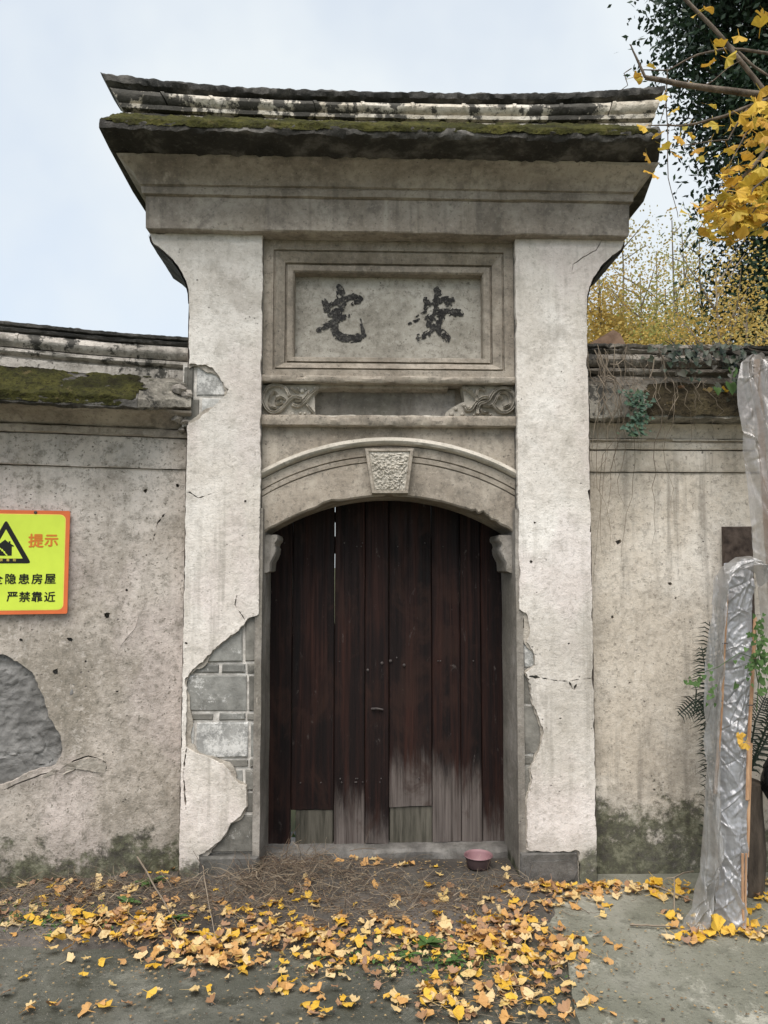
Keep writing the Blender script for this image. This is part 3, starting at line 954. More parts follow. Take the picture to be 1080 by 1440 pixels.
mb.grid([[(x0 + 0.13 + (x1 - x0 - 0.26) * i / 50, 0.163 + 0.003 * fbm(i * .21, j * .23, 2), z0 + 0.09 + (z1 - z0 - 0.2) * j / 28) for i in range(51)] for j in range(29)])
mb.build('panel_field', M['field'], panel, 60)

def S(p0, *rest):
    return [p0, *rest]
def brush(name, strokes, wear, seed):
    """strokes: lists of (crop x, crop y, half width) in the panel; rasterised into small worn flakes of ink"""
    segs = []
    for st in strokes:
        for a, b in zip(st, st[1:]):
            segs.append((a, b))
    xs = [p[0] for st in strokes for p in st]; ys = [p[1] for st in strokes for p in st]
    cell = 0.6
    mb = MB()
    idx = {}
    def vert(i, j):
        if (i, j) not in idx:
            X, Y = min(xs) - 30 + i * cell, min(ys) - 30 + j * cell
            p = at(340 + X / 2.571, 310 + Y / 2.571, 0.160)
            idx[(i, j)] = mb.pt(p.x, 0.1585 + 0.0015 * nz3(X * .05, Y * .05), p.z)
        return idx[(i, j)]
    W, H = int((max(xs) - min(xs) + 60) / cell), int((max(ys) - min(ys) + 60) / cell)
    for j in range(H):
        for i in range(W):
            X, Y = min(xs) - 30 + (i + .5) * cell, min(ys) - 30 + (j + .5) * cell
            best = 1e9
            for (ax, ay, ar), (bx, by, br) in segs:
                dx, dy = bx - ax, by - ay
                t = max(0, min(1, ((X - ax) * dx + (Y - ay) * dy) / (dx * dx + dy * dy + 1e-6)))
                d = math.hypot(X - ax - t * dx, Y - ay - t * dy) - (ar + (br - ar) * t)
                best = min(best, d - (0.5 if seed < 5 else 1.8))
            if best > 9:
                continue
            e = 3.4 * nz3(X * .09, Y * .09, seed) + 1.1 * nz3(X * .3, Y * .3, seed + 3)
            if best + e < 0:
                wn = fbm(X * .075, Y * .075, seed + 7, 5)
                if wn > wear + (0.35 if best < -7 else 0.0):
                    continue
                mb.f.append((vert(i, j), vert(i + 1, j), vert(i + 1, j + 1), vert(i, j + 1)))
    return mb.build(name, M['ink'], panel, 0, False)
brush('character', [
    S((352, 244, 13), (358, 262, 15), (352, 272, 10)),
    S((298, 292, 9), (306, 308, 13), (308, 322, 12)),
    S((303, 318, 8), (335, 298, 10), (372, 284, 11), (402, 276, 11), (424, 284, 13), (416, 296, 9), (400, 303, 5)),
    S((372, 304, 7), (358, 318, 14), (338, 332, 12), (316, 344, 6)),
    S((278, 396, 8), (300, 384, 11), (335, 366, 12), (362, 352, 11), (386, 346, 6)),
    S((352, 334, 11), (338, 362, 12), (334, 392, 13), (342, 412, 14), (366, 424, 15), (396, 428, 14), (424, 424, 15), (440, 414, 10), (437, 396, 6), (431, 372, 4), (429, 356, 2))], 0.30, 4.0)
brush('character', [
    S((703, 250, 9), (710, 264, 13), (706, 276, 9)),
    S((664, 286, 8), (672, 302, 11), (664, 318, 6)),
    S((672, 306, 7), (704, 292, 9), (738, 286, 11), (758, 288, 11), (752, 302, 8), (740, 308, 4)),
    S((668, 352, 6), (692, 342, 9), (722, 332, 12), (756, 330, 12), (784, 334, 13), (798, 340, 5)),
    S((706, 308, 8), (698, 330, 10), (690, 352, 11), (678, 376, 11), (700, 392, 11), (724, 406, 12), (744, 424, 10), (746, 436, 5)),
    S((728, 340, 9), (720, 362, 10), (704, 386, 10), (680, 404, 9), (656, 418, 10), (636, 430, 7)),
    S((604, 374, 2), (622, 366, 4), (644, 358, 3)), S((632, 346, 2), (664, 330, 3)), S((636, 416, 3), (664, 410, 3))], 0.16, 9.0)

def fillet(name, z0, z1, yf, chips):
    def prof(x):
        ch = 0.0
        for c, wd, dp in chips:
            ch = max(ch, dp * math.exp(-((x - c) / wd) ** 2))
        return [(0.18, z0), (yf + 0.012, z0), (yf + 0.004, z0 + 0.006), (yf, z0 + 0.5 * (z1 - z0)), (yf + ch, z1 - 0.008 - ch * 0.5), (yf + 0.004 + ch, z1 - ch * 0.4), (0.18, z1)]
    return run(name, prof, -XI, XI, 110, M['bay'], gate, 0.0028, 14.0)
fillet('upper_fillet', 2.602, 2.640, 0.030, [(-0.47, .02, .015), (-0.1, .05, .008), (0.3, .02, .012)])
fillet('lower_fillet', 2.370, 2.426, 0.030, [(-0.30, .03, .012), (0.25, .04, .012), (0.02, .015, .014)])
mb = MB()
mb.grid([[(-0.405 + 0.77 * i / 60, 0.160 + 0.006 * fbm(i * .3, j * .3, 5), 2.43 + 0.165 * j / 14) for i in range(61)] for j in range(15)])
mb.build('recess_back', M['jamb'], gate, 60)
# bottom rim of the broken recess, carved scrolls at either side
run('broken_rim', lambda x: [(0.20, 2.424), (0.10 + 0.015 * nz3(x * 9), 2.424), (0.105 + 0.02 * nz3(x * 11), 2.440 + 0.006 * nz3(x * 17)), (0.17, 2.446)], -0.40, 0.36, 60, M['roll'], gate, 0.003, 22)
run('recess_lintel', lambda x: [(0.20, 2.602), (0.09, 2.602), (0.092, 2.585 + 0.006 * nz3(x * 6, 3)), (0.18, 2.575)], -0.40, 0.32, 40, M['bay'], gate, 0.003, 18)

def carving(ox, oy, sc, sg, lines, balls, slab, label):
    """all coordinates in pixels of the close view; raised bands on a slab"""
    def P(x, y):
        p = at(ox + x / sc, oy + y / sc, 0.09)
        return p.x, p.z
    mb = MB()
    mb.prism([P(*q) for q in slab], 0.088, 0.18)
    o = mb.build('carved_slab', M['carve'], gate, 0)
    for pts, r in lines:
        # Catmull-Rom
        pp = [pts[0]] + list(pts) + [pts[-1]]
        out = []
        for i in range(1, len(pp) - 2):
            a, b, c, d = (Vector(pp[i + k]) for k in (-1, 0, 1, 2))
            for t in (q / 6 for q in range(6)):
                out.append(0.5 * ((2 * b) + (c - a) * t + (2 * a - 5 * b + 4 * c - d) * t * t + (3 * b - a - 3 * c + d) * t ** 3))
        out.append(Vector(pts[-1]))
        m = MB()
        rr = r / sc * 0.0037
        rows = []
        for i, q in enumerate(out):
            t = (out[min(i + 1, len(out) - 1)] - out[max(0, i - 1)]).normalized()
            nn = Vector((-t.y, t.x))
            over = 0.006 * math.sin(i * 0.42)
            row = []
            for k, (u, h) in enumerate(((-1, 0.0), (-0.92, 0.018), (-0.62, 0.024), (-0.36, 0.0165), (0, 0.0145), (0.36, 0.0165), (0.62, 0.024), (0.92, 0.018), (1, 0.0))):
                X, Z = P(q.x + nn.x * r * u, q.y + nn.y * r * u)
                row.append((X, 0.089 - 1.3 * h - (over if h > 0 else 0), Z))
            rows.append(row)
        m.grid(rows)
        n9 = 9
        m.f.append(tuple(range(n9)))
        m.f.append(tuple((len(rows) - 1) * n9 + k for k in range(n9)))
        m.build('scroll_band', M['carve'], o, 45)
    for (x, y, r) in balls:
        X, Z = P(x, y)
        m = MB()
        m.ball((X, 0.086, Z), r / sc * 0.0037, 7, (1, 0.95, 1))
        m.build('boss', M['carve'], o, 60)
    return o
carving(360, 530, 5.4, 1, [
    ([(255, 150), (225, 92), (170, 68), (110, 78), (70, 120), (56, 175), (78, 240), (125, 275), (175, 265), (220, 222), (262, 178), (300, 158), (345, 168)], 13),
    ([(160, 245), (120, 232), (100, 195), (112, 150), (140, 118), (165, 135)], 8),
    ([(205, 200), (170, 215), (150, 195), (165, 170), (200, 160), (225, 175)], 8),
    ([(275, 215), (310, 228), (350, 212), (385, 180), (420, 135), (455, 105), (480, 90)], 13),
    ([(300, 185), (335, 192), (370, 170), (398, 135), (400, 110)], 8),
    ([(385, 215), (410, 240), (440, 275)], 10), ([(265, 85), (295, 110), (330, 118)], 8)],
    [(165, 150, 20), (190, 185, 14), (318, 85, 14), (352, 108, 22), (380, 96, 12), (448, 85, 17), (280, 282, 15), (335, 275, 13), (372, 278, 11), (410, 282, 15), (145, 122, 11)],
    [(36, 62), (500, 62), (470, 95), (445, 130), (448, 280), (440, 308), (36, 308)], 'l')
carving(540, 530, 5.4, -1, [
    ([(950, 100), (895, 92), (850, 105), (815, 140), (790, 180), (755, 200), (720, 215), (708, 250), (706, 285)], 13),
    ([(790, 165), (745, 165), (710, 185), (685, 215), (660, 250), (630, 258), (612, 235)], 13),
    ([(815, 205), (850, 250), (900, 275), (950, 262), (980, 225), (992, 175), (970, 125), (930, 100)], 13),
    ([(905, 235), (945, 215), (950, 170), (925, 130), (880, 125), (865, 150), (890, 165)], 8),
    ([(600, 90), (650, 120), (690, 160), (700, 190)], 11), ([(700, 150), (705, 110), (730, 95), (765, 110)], 9),
    ([(745, 225), (800, 228), (835, 200), (855, 150)], 9), ([(730, 250), (750, 280), (790, 270)], 7)],
    [(890, 165, 18), (660, 97, 14), (765, 88, 12), (545, 245, 16), (512, 285, 19), (595, 285, 16), (605, 215, 18), (640, 230, 12), (680, 290, 12), (805, 285, 13), (765, 270, 12), (735, 275, 10), (915, 235, 12)],
    [(590, 72), (1010, 72), (1010, 308), (460, 308), (470, 270), (520, 232), (580, 200), (612, 190), (600, 120)], 'r')

# spandrel and arch
def arc(t, xa, za, xb, zb, zt):
    """circular arc through the two springs and the crown, t from 0 to 1"""
    wd = (xb - xa) / 2
    zs = za + (zb - za) * t
    h = zt - (za + zb) / 2
    rad = (wd * wd + h * h) / (2 * h)
    x = (xa + xb) / 2 + (2 * t - 1) * wd
    dx = x - (xa + xb) / 2
    return x, zs + math.sqrt(max(0, rad * rad - dx * dx)) - (rad - h)
UP = lambda t: arc(t, -XI, 2.137, XI, 2.143, 2.314)
LO = lambda t: arc(t, -XI + 0.004, 1.796, XI - 0.004, 1.800, 2.000)
NA = 96
mb = MB()
rows = []
for i in range(NA + 1):
    t = i / NA
    x, z = UP(t)
    rows.append([(x, 0.086, z - 0.02), (x, 0.084 + 0.002 * nz3(x * 8, 2), (z + 2.37) / 2), (x, 0.086, 2.374), (x, 0.17, 2.374)])
mb.grid(rows)
mb.build('spandrel', M['bay'], gate, 30)
AP = [(-0.006, 0.095), (0.0, 0.058), (0.03, 0.040), (0.07, 0.034), (0.11, 0.042), (0.135, 0.064), (0.14, 0.078), (0.155, 0.070), (0.30, 0.072), (0.315, 0.084), (0.325, 0.074), (0.40, 0.076), (0.41, 0.088),
      (0.425, 0.080), (0.97, 0.074), (1.0, 0.082)]
mb = MB(); mr = MB()
rows, rr = [], []
for i in range(NA + 1):
    t = i / NA
    (ux, uz), (lx, lz) = UP(t), LO(t)
    chip = 0.018 * max(0, nz3(t * 19, 5) - 0.12) + 0.03 * math.exp(-((t - 0.27) / 0.025) ** 2) * 0.5 + 0.025 * math.exp(-((t - 0.88) / 0.05) ** 2) * (0.5 + nz3(t * 60))
    row = []
    for k, (s, y) in enumerate(AP):
        x, z = ux + (lx - ux) * s, uz + (lz - uz) * s
        if s >= 0.97:
            z += max(0, chip)
        row.append((x, y + 0.0016 * nz3(x * 10, z * 10, k), z + 0.001 * nz3(x * 14, k * 2.0)))
    rows.append(row[6:] + [(lx, 0.25, lz + max(0, chip) * .4 + 0.003), (lx, YB, lz + 0.003), (ux, YB, 2.374)])
    rr.append(row[:8])
mb.grid(rows)
mb.build('arch_face', M['bay'], gate, 30)
mr.grid(rr)
mr.build('arch_roll', M['roll'], gate, 40)
# keystone with a rough picked face and a margin
kt = [at(513, 631, 0.03), at(582, 631, 0.03), at(574, 694, 0.03), at(523, 694, 0.03)]
mb = MB()
ins = []
cx = sum(p.x for p in kt) / 4; cz = sum(p.z for p in kt) / 4
rows = []
for (k, y) in ((1.0, 0.09), (1.0, 0.028), (0.975, 0.022), (0.86, 0.022), (0.83, 0.036)):
    rows.append([(cx + (p.x - cx) * k, y, cz + (p.z - cz) * (k if k == 1 else 1 - (1 - k) * 0.8)) for p in kt])
mb.grid(rows, True)
key = mb.build('keystone', M['bay'], gate, 20)
mb = MB()
n1, n2 = 46, 46
rows = []
q = [(cx + (p.x - cx) * 0.84, cz + (p.z - cz) * 0.87) for p in kt]
for j in range(n2 + 1):
    v = j / n2
    row = []
    for i in range(n1 + 1):
        u = i / n1
        X = (q[0][0] * (1 - u) + q[1][0] * u) * (1 - v) + (q[3][0] * (1 - u) + q[2][0] * u) * v
        Z = (q[0][1] * (1 - u) + q[1][1] * u) * (1 - v) + (q[3][1] * (1 - u) + q[2][1] * u) * v
        e = min(u, 1 - u, v, 1 - v)
        h = 0.012 * abs(nz3(X * 75, Z * 75, 2)) * 2 + 0.008 * nz3(X * 160, Z * 160)
        row.append((X, 0.033 - h * sm(0, 0.06, e), Z))
    rows.append(row)
mb.grid(rows)
mb.build('picked_face', M['roll'], key, 70)

# entablature
DB = 0.55
lev = lambda l: [(-hx, hx, -o, DB + o, z) for hx, o, z in l]
stack('frieze', lev([(1.262, 0.012, 3.386), (1.272, 0.046, 3.388), (1.277, 0.052, 3.394), (1.284, 0.052, 3.560), (1.286, 0.047, 3.569)]), 90, M['frieze'], gate, 0.004)
stack('cornice', lev([(1.288, 0.050, 3.566), (1.297, 0.070, 3.570), (1.300, 0.072, 3.603), (1.302, 0.066, 3.609), (1.303, 0.066, 3.614), (1.309, 0.082, 3.618), (1.314, 0.086, 3.630), (1.326, 0.104, 3.652),
                      (1.345, 0.133, 3.675), (1.366, 0.165, 3.692), (1.388, 0.195, 3.703), (1.396, 0.200, 3.716), (1.30, 0.17, 3.73)]), 90, M['frieze'], gate, 0.004)
# eave slab with a broken right end, and the slope up to the ridge
def eave_x(x, z, y):
    if x > 1.2:
        k = (x - 1.2) / 0.26
        lim = 1.335 + 0.13 * sm(-0.40, 0.05, y) + 0.02 * nz3(y * 14, z * 20, 2)
        return 1.2 + (lim - 1.2) * k
    if x < -1.35:
        return x + 0.012 * nz3(y * 12, z * 15)
    return x
sag = lambda x: 0.012 * (abs(x) / 1.4) ** 3
roof = run('roof', [(-0.21, 3.712), (-0.37, 3.722), (-0.384, 3.730), (-0.386, 3.752), (-0.378, 3.768), (-0.30, 3.826), (-0.20, 3.892), (-0.08, 3.966), (0.09, 4.055), (0.2, 4.065),
                    (0.31, 4.055), (0.48, 3.966), (0.70, 3.83), (0.778, 3.768), (0.786, 3.745), (0.77, 3.722), (0.61, 3.712), (0.2, 3.70)], -1.42, 1.46, 150, M['eave'], gate, 0.013, 16.0, sag, 40, eave_x)
# ridge courses
def ridge_course(name, f0, f1, ys, mat, parent, xr=None, jit=0.003, n=120, fr=10, zl=None):
    """ys: list of (fraction between f0 and f1, y front)"""
    zb = lambda x: 4.047 + 0.023 * (abs(x) / 1.45) ** 2
    zt = lambda x: 4.240 + 0.076 * (abs(x) / 1.57) ** 3
    rows = []
    a, b = xr if xr else (0.0, 1.0)
    for i in range(n + 1):
        t = a + (b - a) * i / n
        row = []
        pts = [(f, y) for f, y in ys] + [(f, 0.40 - y) for f, y in ys[::-1]]
        for k, (f, y) in enumerate(pts):
            ff = f0 + (f1 - f0) * f
            xl, xrr = -1.425 - 0.152 * ff, 1.463 + 0.087 * ff
            x = xl + (xrr - xl) * t
            z = zb(x) + (zt(x) - zb(x)) * ff
            row.append((x, y + jit * nz3(x * fr, k * .7, f0 * 30) + jit * .7 * nz3(x * fr * 3, k, f0 * 9), z + jit * nz3(x * fr, k * .7 + 9, f0 * 30)
                        + (zl(x) if zl and k in (len(ys) - 1, len(ys)) else 0)))
        rows.append(row)
    mb = MB()
    mb.grid(rows, True)
    m = len(rows[0])
    mb.f.append(tuple(range(m)))
    mb.f.append(tuple(n * m + k for k in range(m))[::-1])
    return mb.build(name, mat, parent, 40)
ridge = ridge_course('ridge', -0.08, 0.33, [(0, 0.078), (0.48, 0.074), (0.5, 0.104), (0.66, 0.104), (0.67, 0.082), (0.72, 0.066), (0.97, 0.064), (1.0, 0.10)], M['ridge'], gate)
nt_ = 11
for i in range(nt_):
    a, b = i / nt_, (i + 1) / nt_
    a += 0.0012 + U(-.004, .004) * (i > 0); b -= 0.0012
    prof = [(0.0, 0.10), (0.08, 0.078), (0.25, 0.060), (0.5, 0.052), (0.75, 0.060), (0.92, 0.080), (1.0, 0.10)]
    d = U(-.004, .004)
    ridge_course('ridge_tile', 0.33, 0.74, [(f, y + d) for f, y in prof], M['ridge'], ridge, (a, b), 0.003, 10, 16)
    # raised collar at the joint
    if i:
        ridge_course('tile_collar', 0.33, 0.75, [(f, y - 0.007) for f, y in prof], M['ridge'], ridge, (a - 0.0036, a + 0.0022), 0.002, 2, 20)
ridge_course('ridge_cap', 0.72, 1.0, [(0, 0.115), (0.04, 0.088), (0.2, 0.072), (0.3, 0.060), (0.72, 0.054), (0.92, 0.060), (1.0, 0.09)], M['cap'], ridge, None, 0.008, 300, 22,
             lambda x: 0.010 * nz3(x * 40, 2) + 0.007 * (1 if nz3(x * 25, 7) > 0.05 else -1))

def moss(name, P, nrm, nu, nv, mask, h, mat, parent, **kw):
    mb = MB()
    idx = {}
    def vert(i, j):
        if (i, j) not in idx:
            u, v = i / nu, j / nv
            p = Vector(P(u, v))
            k = mask(p.x, v) 
            e = h * (0.35 + 0.9 * fbm(p.x * 9, v * 5, 3, 4) + 0.7 * abs(nz3(p.x * 45, v * 22, 5))) * min(1, max(0.05, k * 3)) + 0.002
            idx[(i, j)] = mb.pt(p + nrm * e)
        return idx[(i, j)]
    for i in range(nu):
        for j in range(nv):
            p = P((i + .5) / nu, (j + .5) / nv)
            if mask(p[0], (j + .5) / nv) > 0:
                mb.f.append((vert(i, j), vert(i + 1, j), vert(i + 1, j + 1), vert(i, j + 1)))
    o = mb.build(name, mat, parent, 80, True, kind='stuff', **kw)
    return o
def gate_slope(u, v):
    x = -1.415 + 2.79 * u
    pr_ = [(-0.388, 3.742), (-0.380, 3.772), (-0.30, 3.830), (-0.20, 3.896), (-0.08, 3.970), (0.09, 4.059)]
    t = v * (len(pr_) - 1)
    k = min(int(t), len(pr_) - 2)
    t -= k
    return (x, pr_[k][0] + (pr_[k + 1][0] - pr_[k][0]) * t, pr_[k][1] + (pr_[k + 1][1] - pr_[k][1]) * t + sag(x))
moss('moss', gate_slope, Vector((0, -0.55, 0.83)), 330, 46, lambda x, v: 0.34 + fbm(x * 2.6, v * 1.6, 4, 4) * 0.55 - 0.35 * sm(0.10, 0.0, v) + 0.3 * nz3(x * 20, v * 8, 2) - 0.5 * sm(1.15, 1.4, x) - 0.35 * sm(-1.3, -1.42, x), 0.014, M['moss'], roof)

# door: two leaves of planks, each plank a piece
leafL = link('door_leaf', None, gate); leafR = link('door_leaf', None, gate)
YD = 0.412
def plank(leaf, xa, xb, zb, zt=2.12, mat='door', dy=0.0, tilt=0.0, lim=-0.2):
    mb = MB()
    n = 26
    rows = []
    s = U(0, 50)
    for i in range(n + 1):
        z = zb + (zt - zb) * i / n
        e = 0.0015
        a = xa + tilt * (z - 1) + e * nz3(z * 3, s); b = xb + tilt * (z - 1) + e * nz3(z * 3, s + 9)
        c = YD + dy
        w_ = 0.0012 * nz3(z * 2, s)
        rows.append([(a, c + 0.004 + w_, z), (a + 0.004, c + w_, z), ((a + b) / 2, c - 0.001 + w_, z), (b - 0.004, c + w_, z), (b, c + 0.004 + w_, z), (b, c + 0.034, z), (a, c + 0.034, z)])
    if zb < 0.3:                                   # worn foot
        rows[0] = [(x, y, z + 0.008 * nz3(x * 40, s)) for x, y, z in rows[0]]
    mb.grid(rows, True)
    m = 7
    mb.f.append(tuple(range(m))); mb.f.append(tuple(n * m + k for k in range(m))[::-1])
    o = mb.build('plank', M[mat], leaf, 35)
    o.color = (lim, 0, 0, 1)
    return o
X = lambda px: at(px, 960, YD).x
plank(leafL, -0.672, X(409.9), 0.07, dy=0.004, lim=-0.02)
plank(leafL, X(410.6), X(469.7), 0.272, lim=0.12)
plank(leafL, X(470.5), X(512.9), 0.078, dy=-0.006, lim=0.30)
plank(leafL, X(513.7), X(546.4), 0.085, dy=-0.010, lim=0.16)
plank(leafR, X(547.4), X(606.9), 0.285, dy=-0.004, lim=0.49)
plank(leafR, X(607.6), X(647.4), 0.085, dy=0.002, lim=0.46)
plank(leafR, X(648.2), X(676.8), 0.085, dy=0.003, lim=0.44)
plank(leafR, X(677.6), 0.672, 0.085, dy=0.006, lim=0.22)
plank(leafL, X(417), X(469), 0.08, 0.267, 'oldwood', 0.006)
plank(leafR, X(548.4), X(607), 0.08, 0.280, 'oldwood', 0.004)
for px, z_a, z_b, leaf in ((410, 0.3, 0.62, leafL), (410, 1.0, 1.24, leafL), (470, 0.05, 1.30, leafL), (513.3, 0.05, 2.1, leafL), (546.9, 0.05, 2.1, leafR), (607.2, 0.05, 1.80, leafR), (607.2, 1.98, 2.1, leafR),
                           (648, 0.05, 1.42, leafR), (648, 1.72, 2.1, leafR), (677.2, 0.05, 2.1, leafR), (470, 1.88, 1.94, leafL)):
    MB().box(X(px) - 0.03, X(px) + 0.03, YD + 0.0405, YD + 0.050, z_a, z_b).build('batten', M['oldwood'], leaf, 0)
# ledges at the back of the leaves
for leaf, a, b in ((leafL, -0.67, X(545)), (leafR, X(549), 0.67)):
    for z in (0.42, 1.1, 1.75):
        MB().box(a, b, YD + 0.052, YD + 0.085, z - 0.05, z + 0.05).build('ledge', M['oldwood'], leaf, 0)
rl0 = random.Random(4)
# iron: hasp, staple and a few nails
a = at(531, 996, YD)
mb = MB()
mb.tube([(a.x - 0.035, YD - 0.016, a.z), (a.x - 0.005, YD - 0.028, a.z + 0.004), (a.x + 0.03, YD - 0.018, a.z - 0.004)], 0.006, 0.005, 6)
mb.build('hasp', M['iron'], leafL, 50)
for (px, py, lf) in ((537, 932, leafL), (549, 929, leafR), (568, 935, leafR), (517, 942, leafL)):
    a = at(px, py, YD)
    mb = MB()
    mb.ball((a.x, YD - 0.012, a.z), 0.009, 6, (1, .6, 1))
    mb.build('nail_head', M['iron'], lf, 60)
for k in range(26):
    px, lf = rl0.choice(((395, leafL), (425, leafL), (455, leafL), (482, leafL), (505, leafL), (530, leafL), (562, leafR), (592, leafR), (622, leafR), (664, leafR), (692, leafR)))
    z_ = rl0.choice((0.42, 0.44, 1.09, 1.11, 1.74, 1.76))
    m = MB()
    m.ball((X(px + rl0.uniform(-6, 6)), YD - 0.009, z_), 0.005, 5, (1, .6, 1))
    m.build('nail_head', M['iron'], lf, 60)
# threshold
run('threshold', lambda x: [(0.52, -0.06), (0.312, -0.06), (0.306 + 0.006 * nz3(x * 5), 0.0), (0.308, 0.066 + 0.008 * nz3(x * 3.1)), (0.322, 0.083 + 0.004 * nz3(x * 6)), (0.52, 0.086)], -XI + 0.012, XI - 0.012, 60,
    M['plinth'], gate, 0.005, 9)

# ================================================================== THE WALLS
def wall(name, label, loc, rz, x0, x1, mats, side):
    t = thing(name, label, 'wall', loc, rz)
    return t
wl = thing('courtyard_wall', 'stained grey plaster wall with a green mossy coping and a cement-patched hole', 'wall', LW, AL)
wr = thing('courtyard_wall', 'buff plaster wall overgrown with dry creepers, its coping crumbling', 'wall', (XO + 0.004, 0.12, 0))
CORE = 0.03
# --- left (local coordinates, x from -2.6 to 0)
MB().box(-2.6, 0.0, CORE, 0.36, -0.05, 2.44).build('wall_core', M['core'], wl, 0)
patch = [lw(a, b) for a, b in [(-70, 905), (-30, 912), (8, 920), (30, 935), (46, 945), (55, 965), (62, 985), (70, 1010), (85, 1035), (87, 1058), (78, 1075), (52, 1080), (30, 1092), (5, 1103), (-40, 1108), (-80, 1090), (-85, 1000)]]
out = [(-2.6, -0.04), (-0.001, -0.04), (-0.001, 2.138), (-2.6, 2.138)]
hs = [patch]
for (px, py, r) in ((98, 899, 4), (151, 865, 5), (79, 944, 4.5), (165, 972, 2), (120, 930, 2), (178, 830, 2), (205, 690, 3), (250, 683, 3), (30, 900, 2.2)):
    cx_, cz_ = lw(px, py)
    r *= 0.0037
    hs.append([(cx_ + r * U(.5, 1.3) * math.cos(t_), cz_ + r * U(.5, 1.3) * math.sin(t_)) for t_ in (2 * math.pi * k / 7 for k in range(7))])
hs += [crack(c_, w_, lambda a, b: lw(a, b)) for c_, w_ in (([(2, 1112), (28, 1100), (58, 1089), (84, 1082)], .0035), ([(84, 1082), (104, 1070), (124, 1064), (146, 1068)], .004), ([(160, 930), (172, 905), (190, 884), (196, 862)], .0009), ([(146, 1068), (150, 1080), (128, 1086)], .002), ([(215, 760), (222, 735), (232, 722)], .0008))]
sheet('plaster', out, hs, 0.0, 0.034, M['wall_l'], wl, 0.06, 0.008, 0.002, 0.014, 0.03, 0.010)
# cement filling of the hole, lumpy
mb = MB()
xs_ = [p[0] for p in patch]; zs_ = [p[1] for p in patch]
n1, n2 = 110, 110
rows = []
for j in range(n2 + 1):
    row = []
    for i in range(n1 + 1):
        X_, Z_ = min(xs_) - .05 + (max(xs_) - min(xs_) + .1) * i / n1, min(zs_) - .05 + (max(zs_) - min(zs_) + .1) * j / n2
        c1 = abs(nz3(X_ * 3.2 + 1.2 * nz3(Z_ * 5, X_ * 5), Z_ * 5.5 + 0.8 * nz3(X_ * 7, Z_ * 7, 3), 2))
        k1 = 0.5 + 0.5 * nz3(X_ * 4, Z_ * 4, 21)
        h = 0.005 * fbm(X_ * 4, Z_ * 5, 1, 4) + 0.009 * fbm(X_ * 20, Z_ * 26, 1, 5) - 0.010 * sm(0.022, 0.0, c1) * sm(.35, .7, k1)
        st_ = (Z_ * 4.6 + 0.35 * nz3(X_ * 3, 3) + 0.12 * nz3(X_ * 14, 5)) % 1
        h += 0.011 * st_ * sm(.3, .6, k1)
        row.append((X_, 0.019 - h, Z_))
    rows.append(row)
mb.grid(rows)
mb.build('cement_patch', M['cement'], wl, 70)
# curled flake at the lower end of the hole
def flake(par, pts, Y, mat, amp):
    poly = resample(pts, 0.012, 0.006, 3)
    mbf = MB()
    n = len(poly)
    cx_ = sum(p[0] for p in poly) / n; cz_ = sum(p[1] for p in poly) / n
    rows = []
    for (k, y) in ((1.0, Y + 0.02), (1.0, Y - amp), (0.75, Y - amp * 0.8), (0.35, Y - amp * 0.35), (0.02, Y - amp * 0.2)):
        rows.append([(cx_ + (p[0] - cx_) * k, y + amp * 0.8 * nz3(p[0] * 20, p[1] * 20, k), cz_ + (p[1] - cz_) * k) for p in poly])
    mbf.grid(rows, True)
    mbf.build('plaster_flake', mat, par, 50)
flake(wl, [lw(a, b) for a, b in [(80, 1078), (104, 1072), (122, 1066), (142, 1066), (150, 1076), (146, 1086), (124, 1083), (106, 1080), (90, 1088), (60, 1092)]], -0.001, M['scratch'], 0.006)
# mouldings under the coping
run('wall_frieze', [(0.3, 2.142), (-0.014, 2.142), (-0.018, 2.150), (-0.020, 2.298), (-0.016, 2.304), (0.3, 2.304)], -2.6, -0.002, 70, M['wall_l'], wl, 0.003, 7)
run('wall_fillet', [(0.3, 2.306), (-0.030, 2.308), (-0.036, 2.316), (-0.036, 2.343), (-0.030, 2.349), (0.3, 2.35)], -2.6, -0.002, 70, M['frieze'], wl, 0.003, 9)
run('wall_cove', [(0.3, 2.353), (-0.022, 2.354), (-0.040, 2.366), (-0.062, 2.388), (-0.095, 2.410), (-0.135, 2.424), (-0.14, 2.434), (0.3, 2.434)], -2.6, -0.002, 70, M['frieze'], wl, 0.004, 9)
def left_slab(x):
    k = sm(-0.30, -0.06, x)            # breaks back towards the pillar
    o = 0.295 - 0.15 * k + 0.03 * nz3(x * 9, 1) * (0.2 + k)
    e = 0.045 * k
    return [(0.1, 2.440), (-0.14 + .06 * k, 2.437), (-o + 0.02, 2.398 + e), (-o, 2.406 + e), (-o + 0.002, 2.442 + e), (-o * 0.62, 2.525 + 0.012 * k), (-0.10, 2.585), (-0.01, 2.636), (0.19, 2.65), (0.39, 2.636), (0.65, 2.46), (0.64, 2.438), (0.3, 2.437)]
up = lambda x: 0.010 * sm(-0.7, -1.3, x)
cop = run('coping', left_slab, -2.6, -0.262, 110, M['eave'], wl, 0.009, 14, up, 40)
run('coping_end', left_slab, -0.26, -0.004, 40, M['eave_w'], wl, 0.009, 14, up, 40)
def left_slope(u, v):
    x = -2.55 + 2.44 * u
    pr_ = left_slab(x)
    pr_ = [pr_[3], pr_[4], pr_[5], pr_[6], pr_[7]]
    t = v * 4
    k = min(int(t), 3)
    t -= k
    return (x, pr_[k][0] + (pr_[k + 1][0] - pr_[k][0]) * t, pr_[k][1] + (pr_[k + 1][1] - pr_[k][1]) * t + up(x) + 0.003)
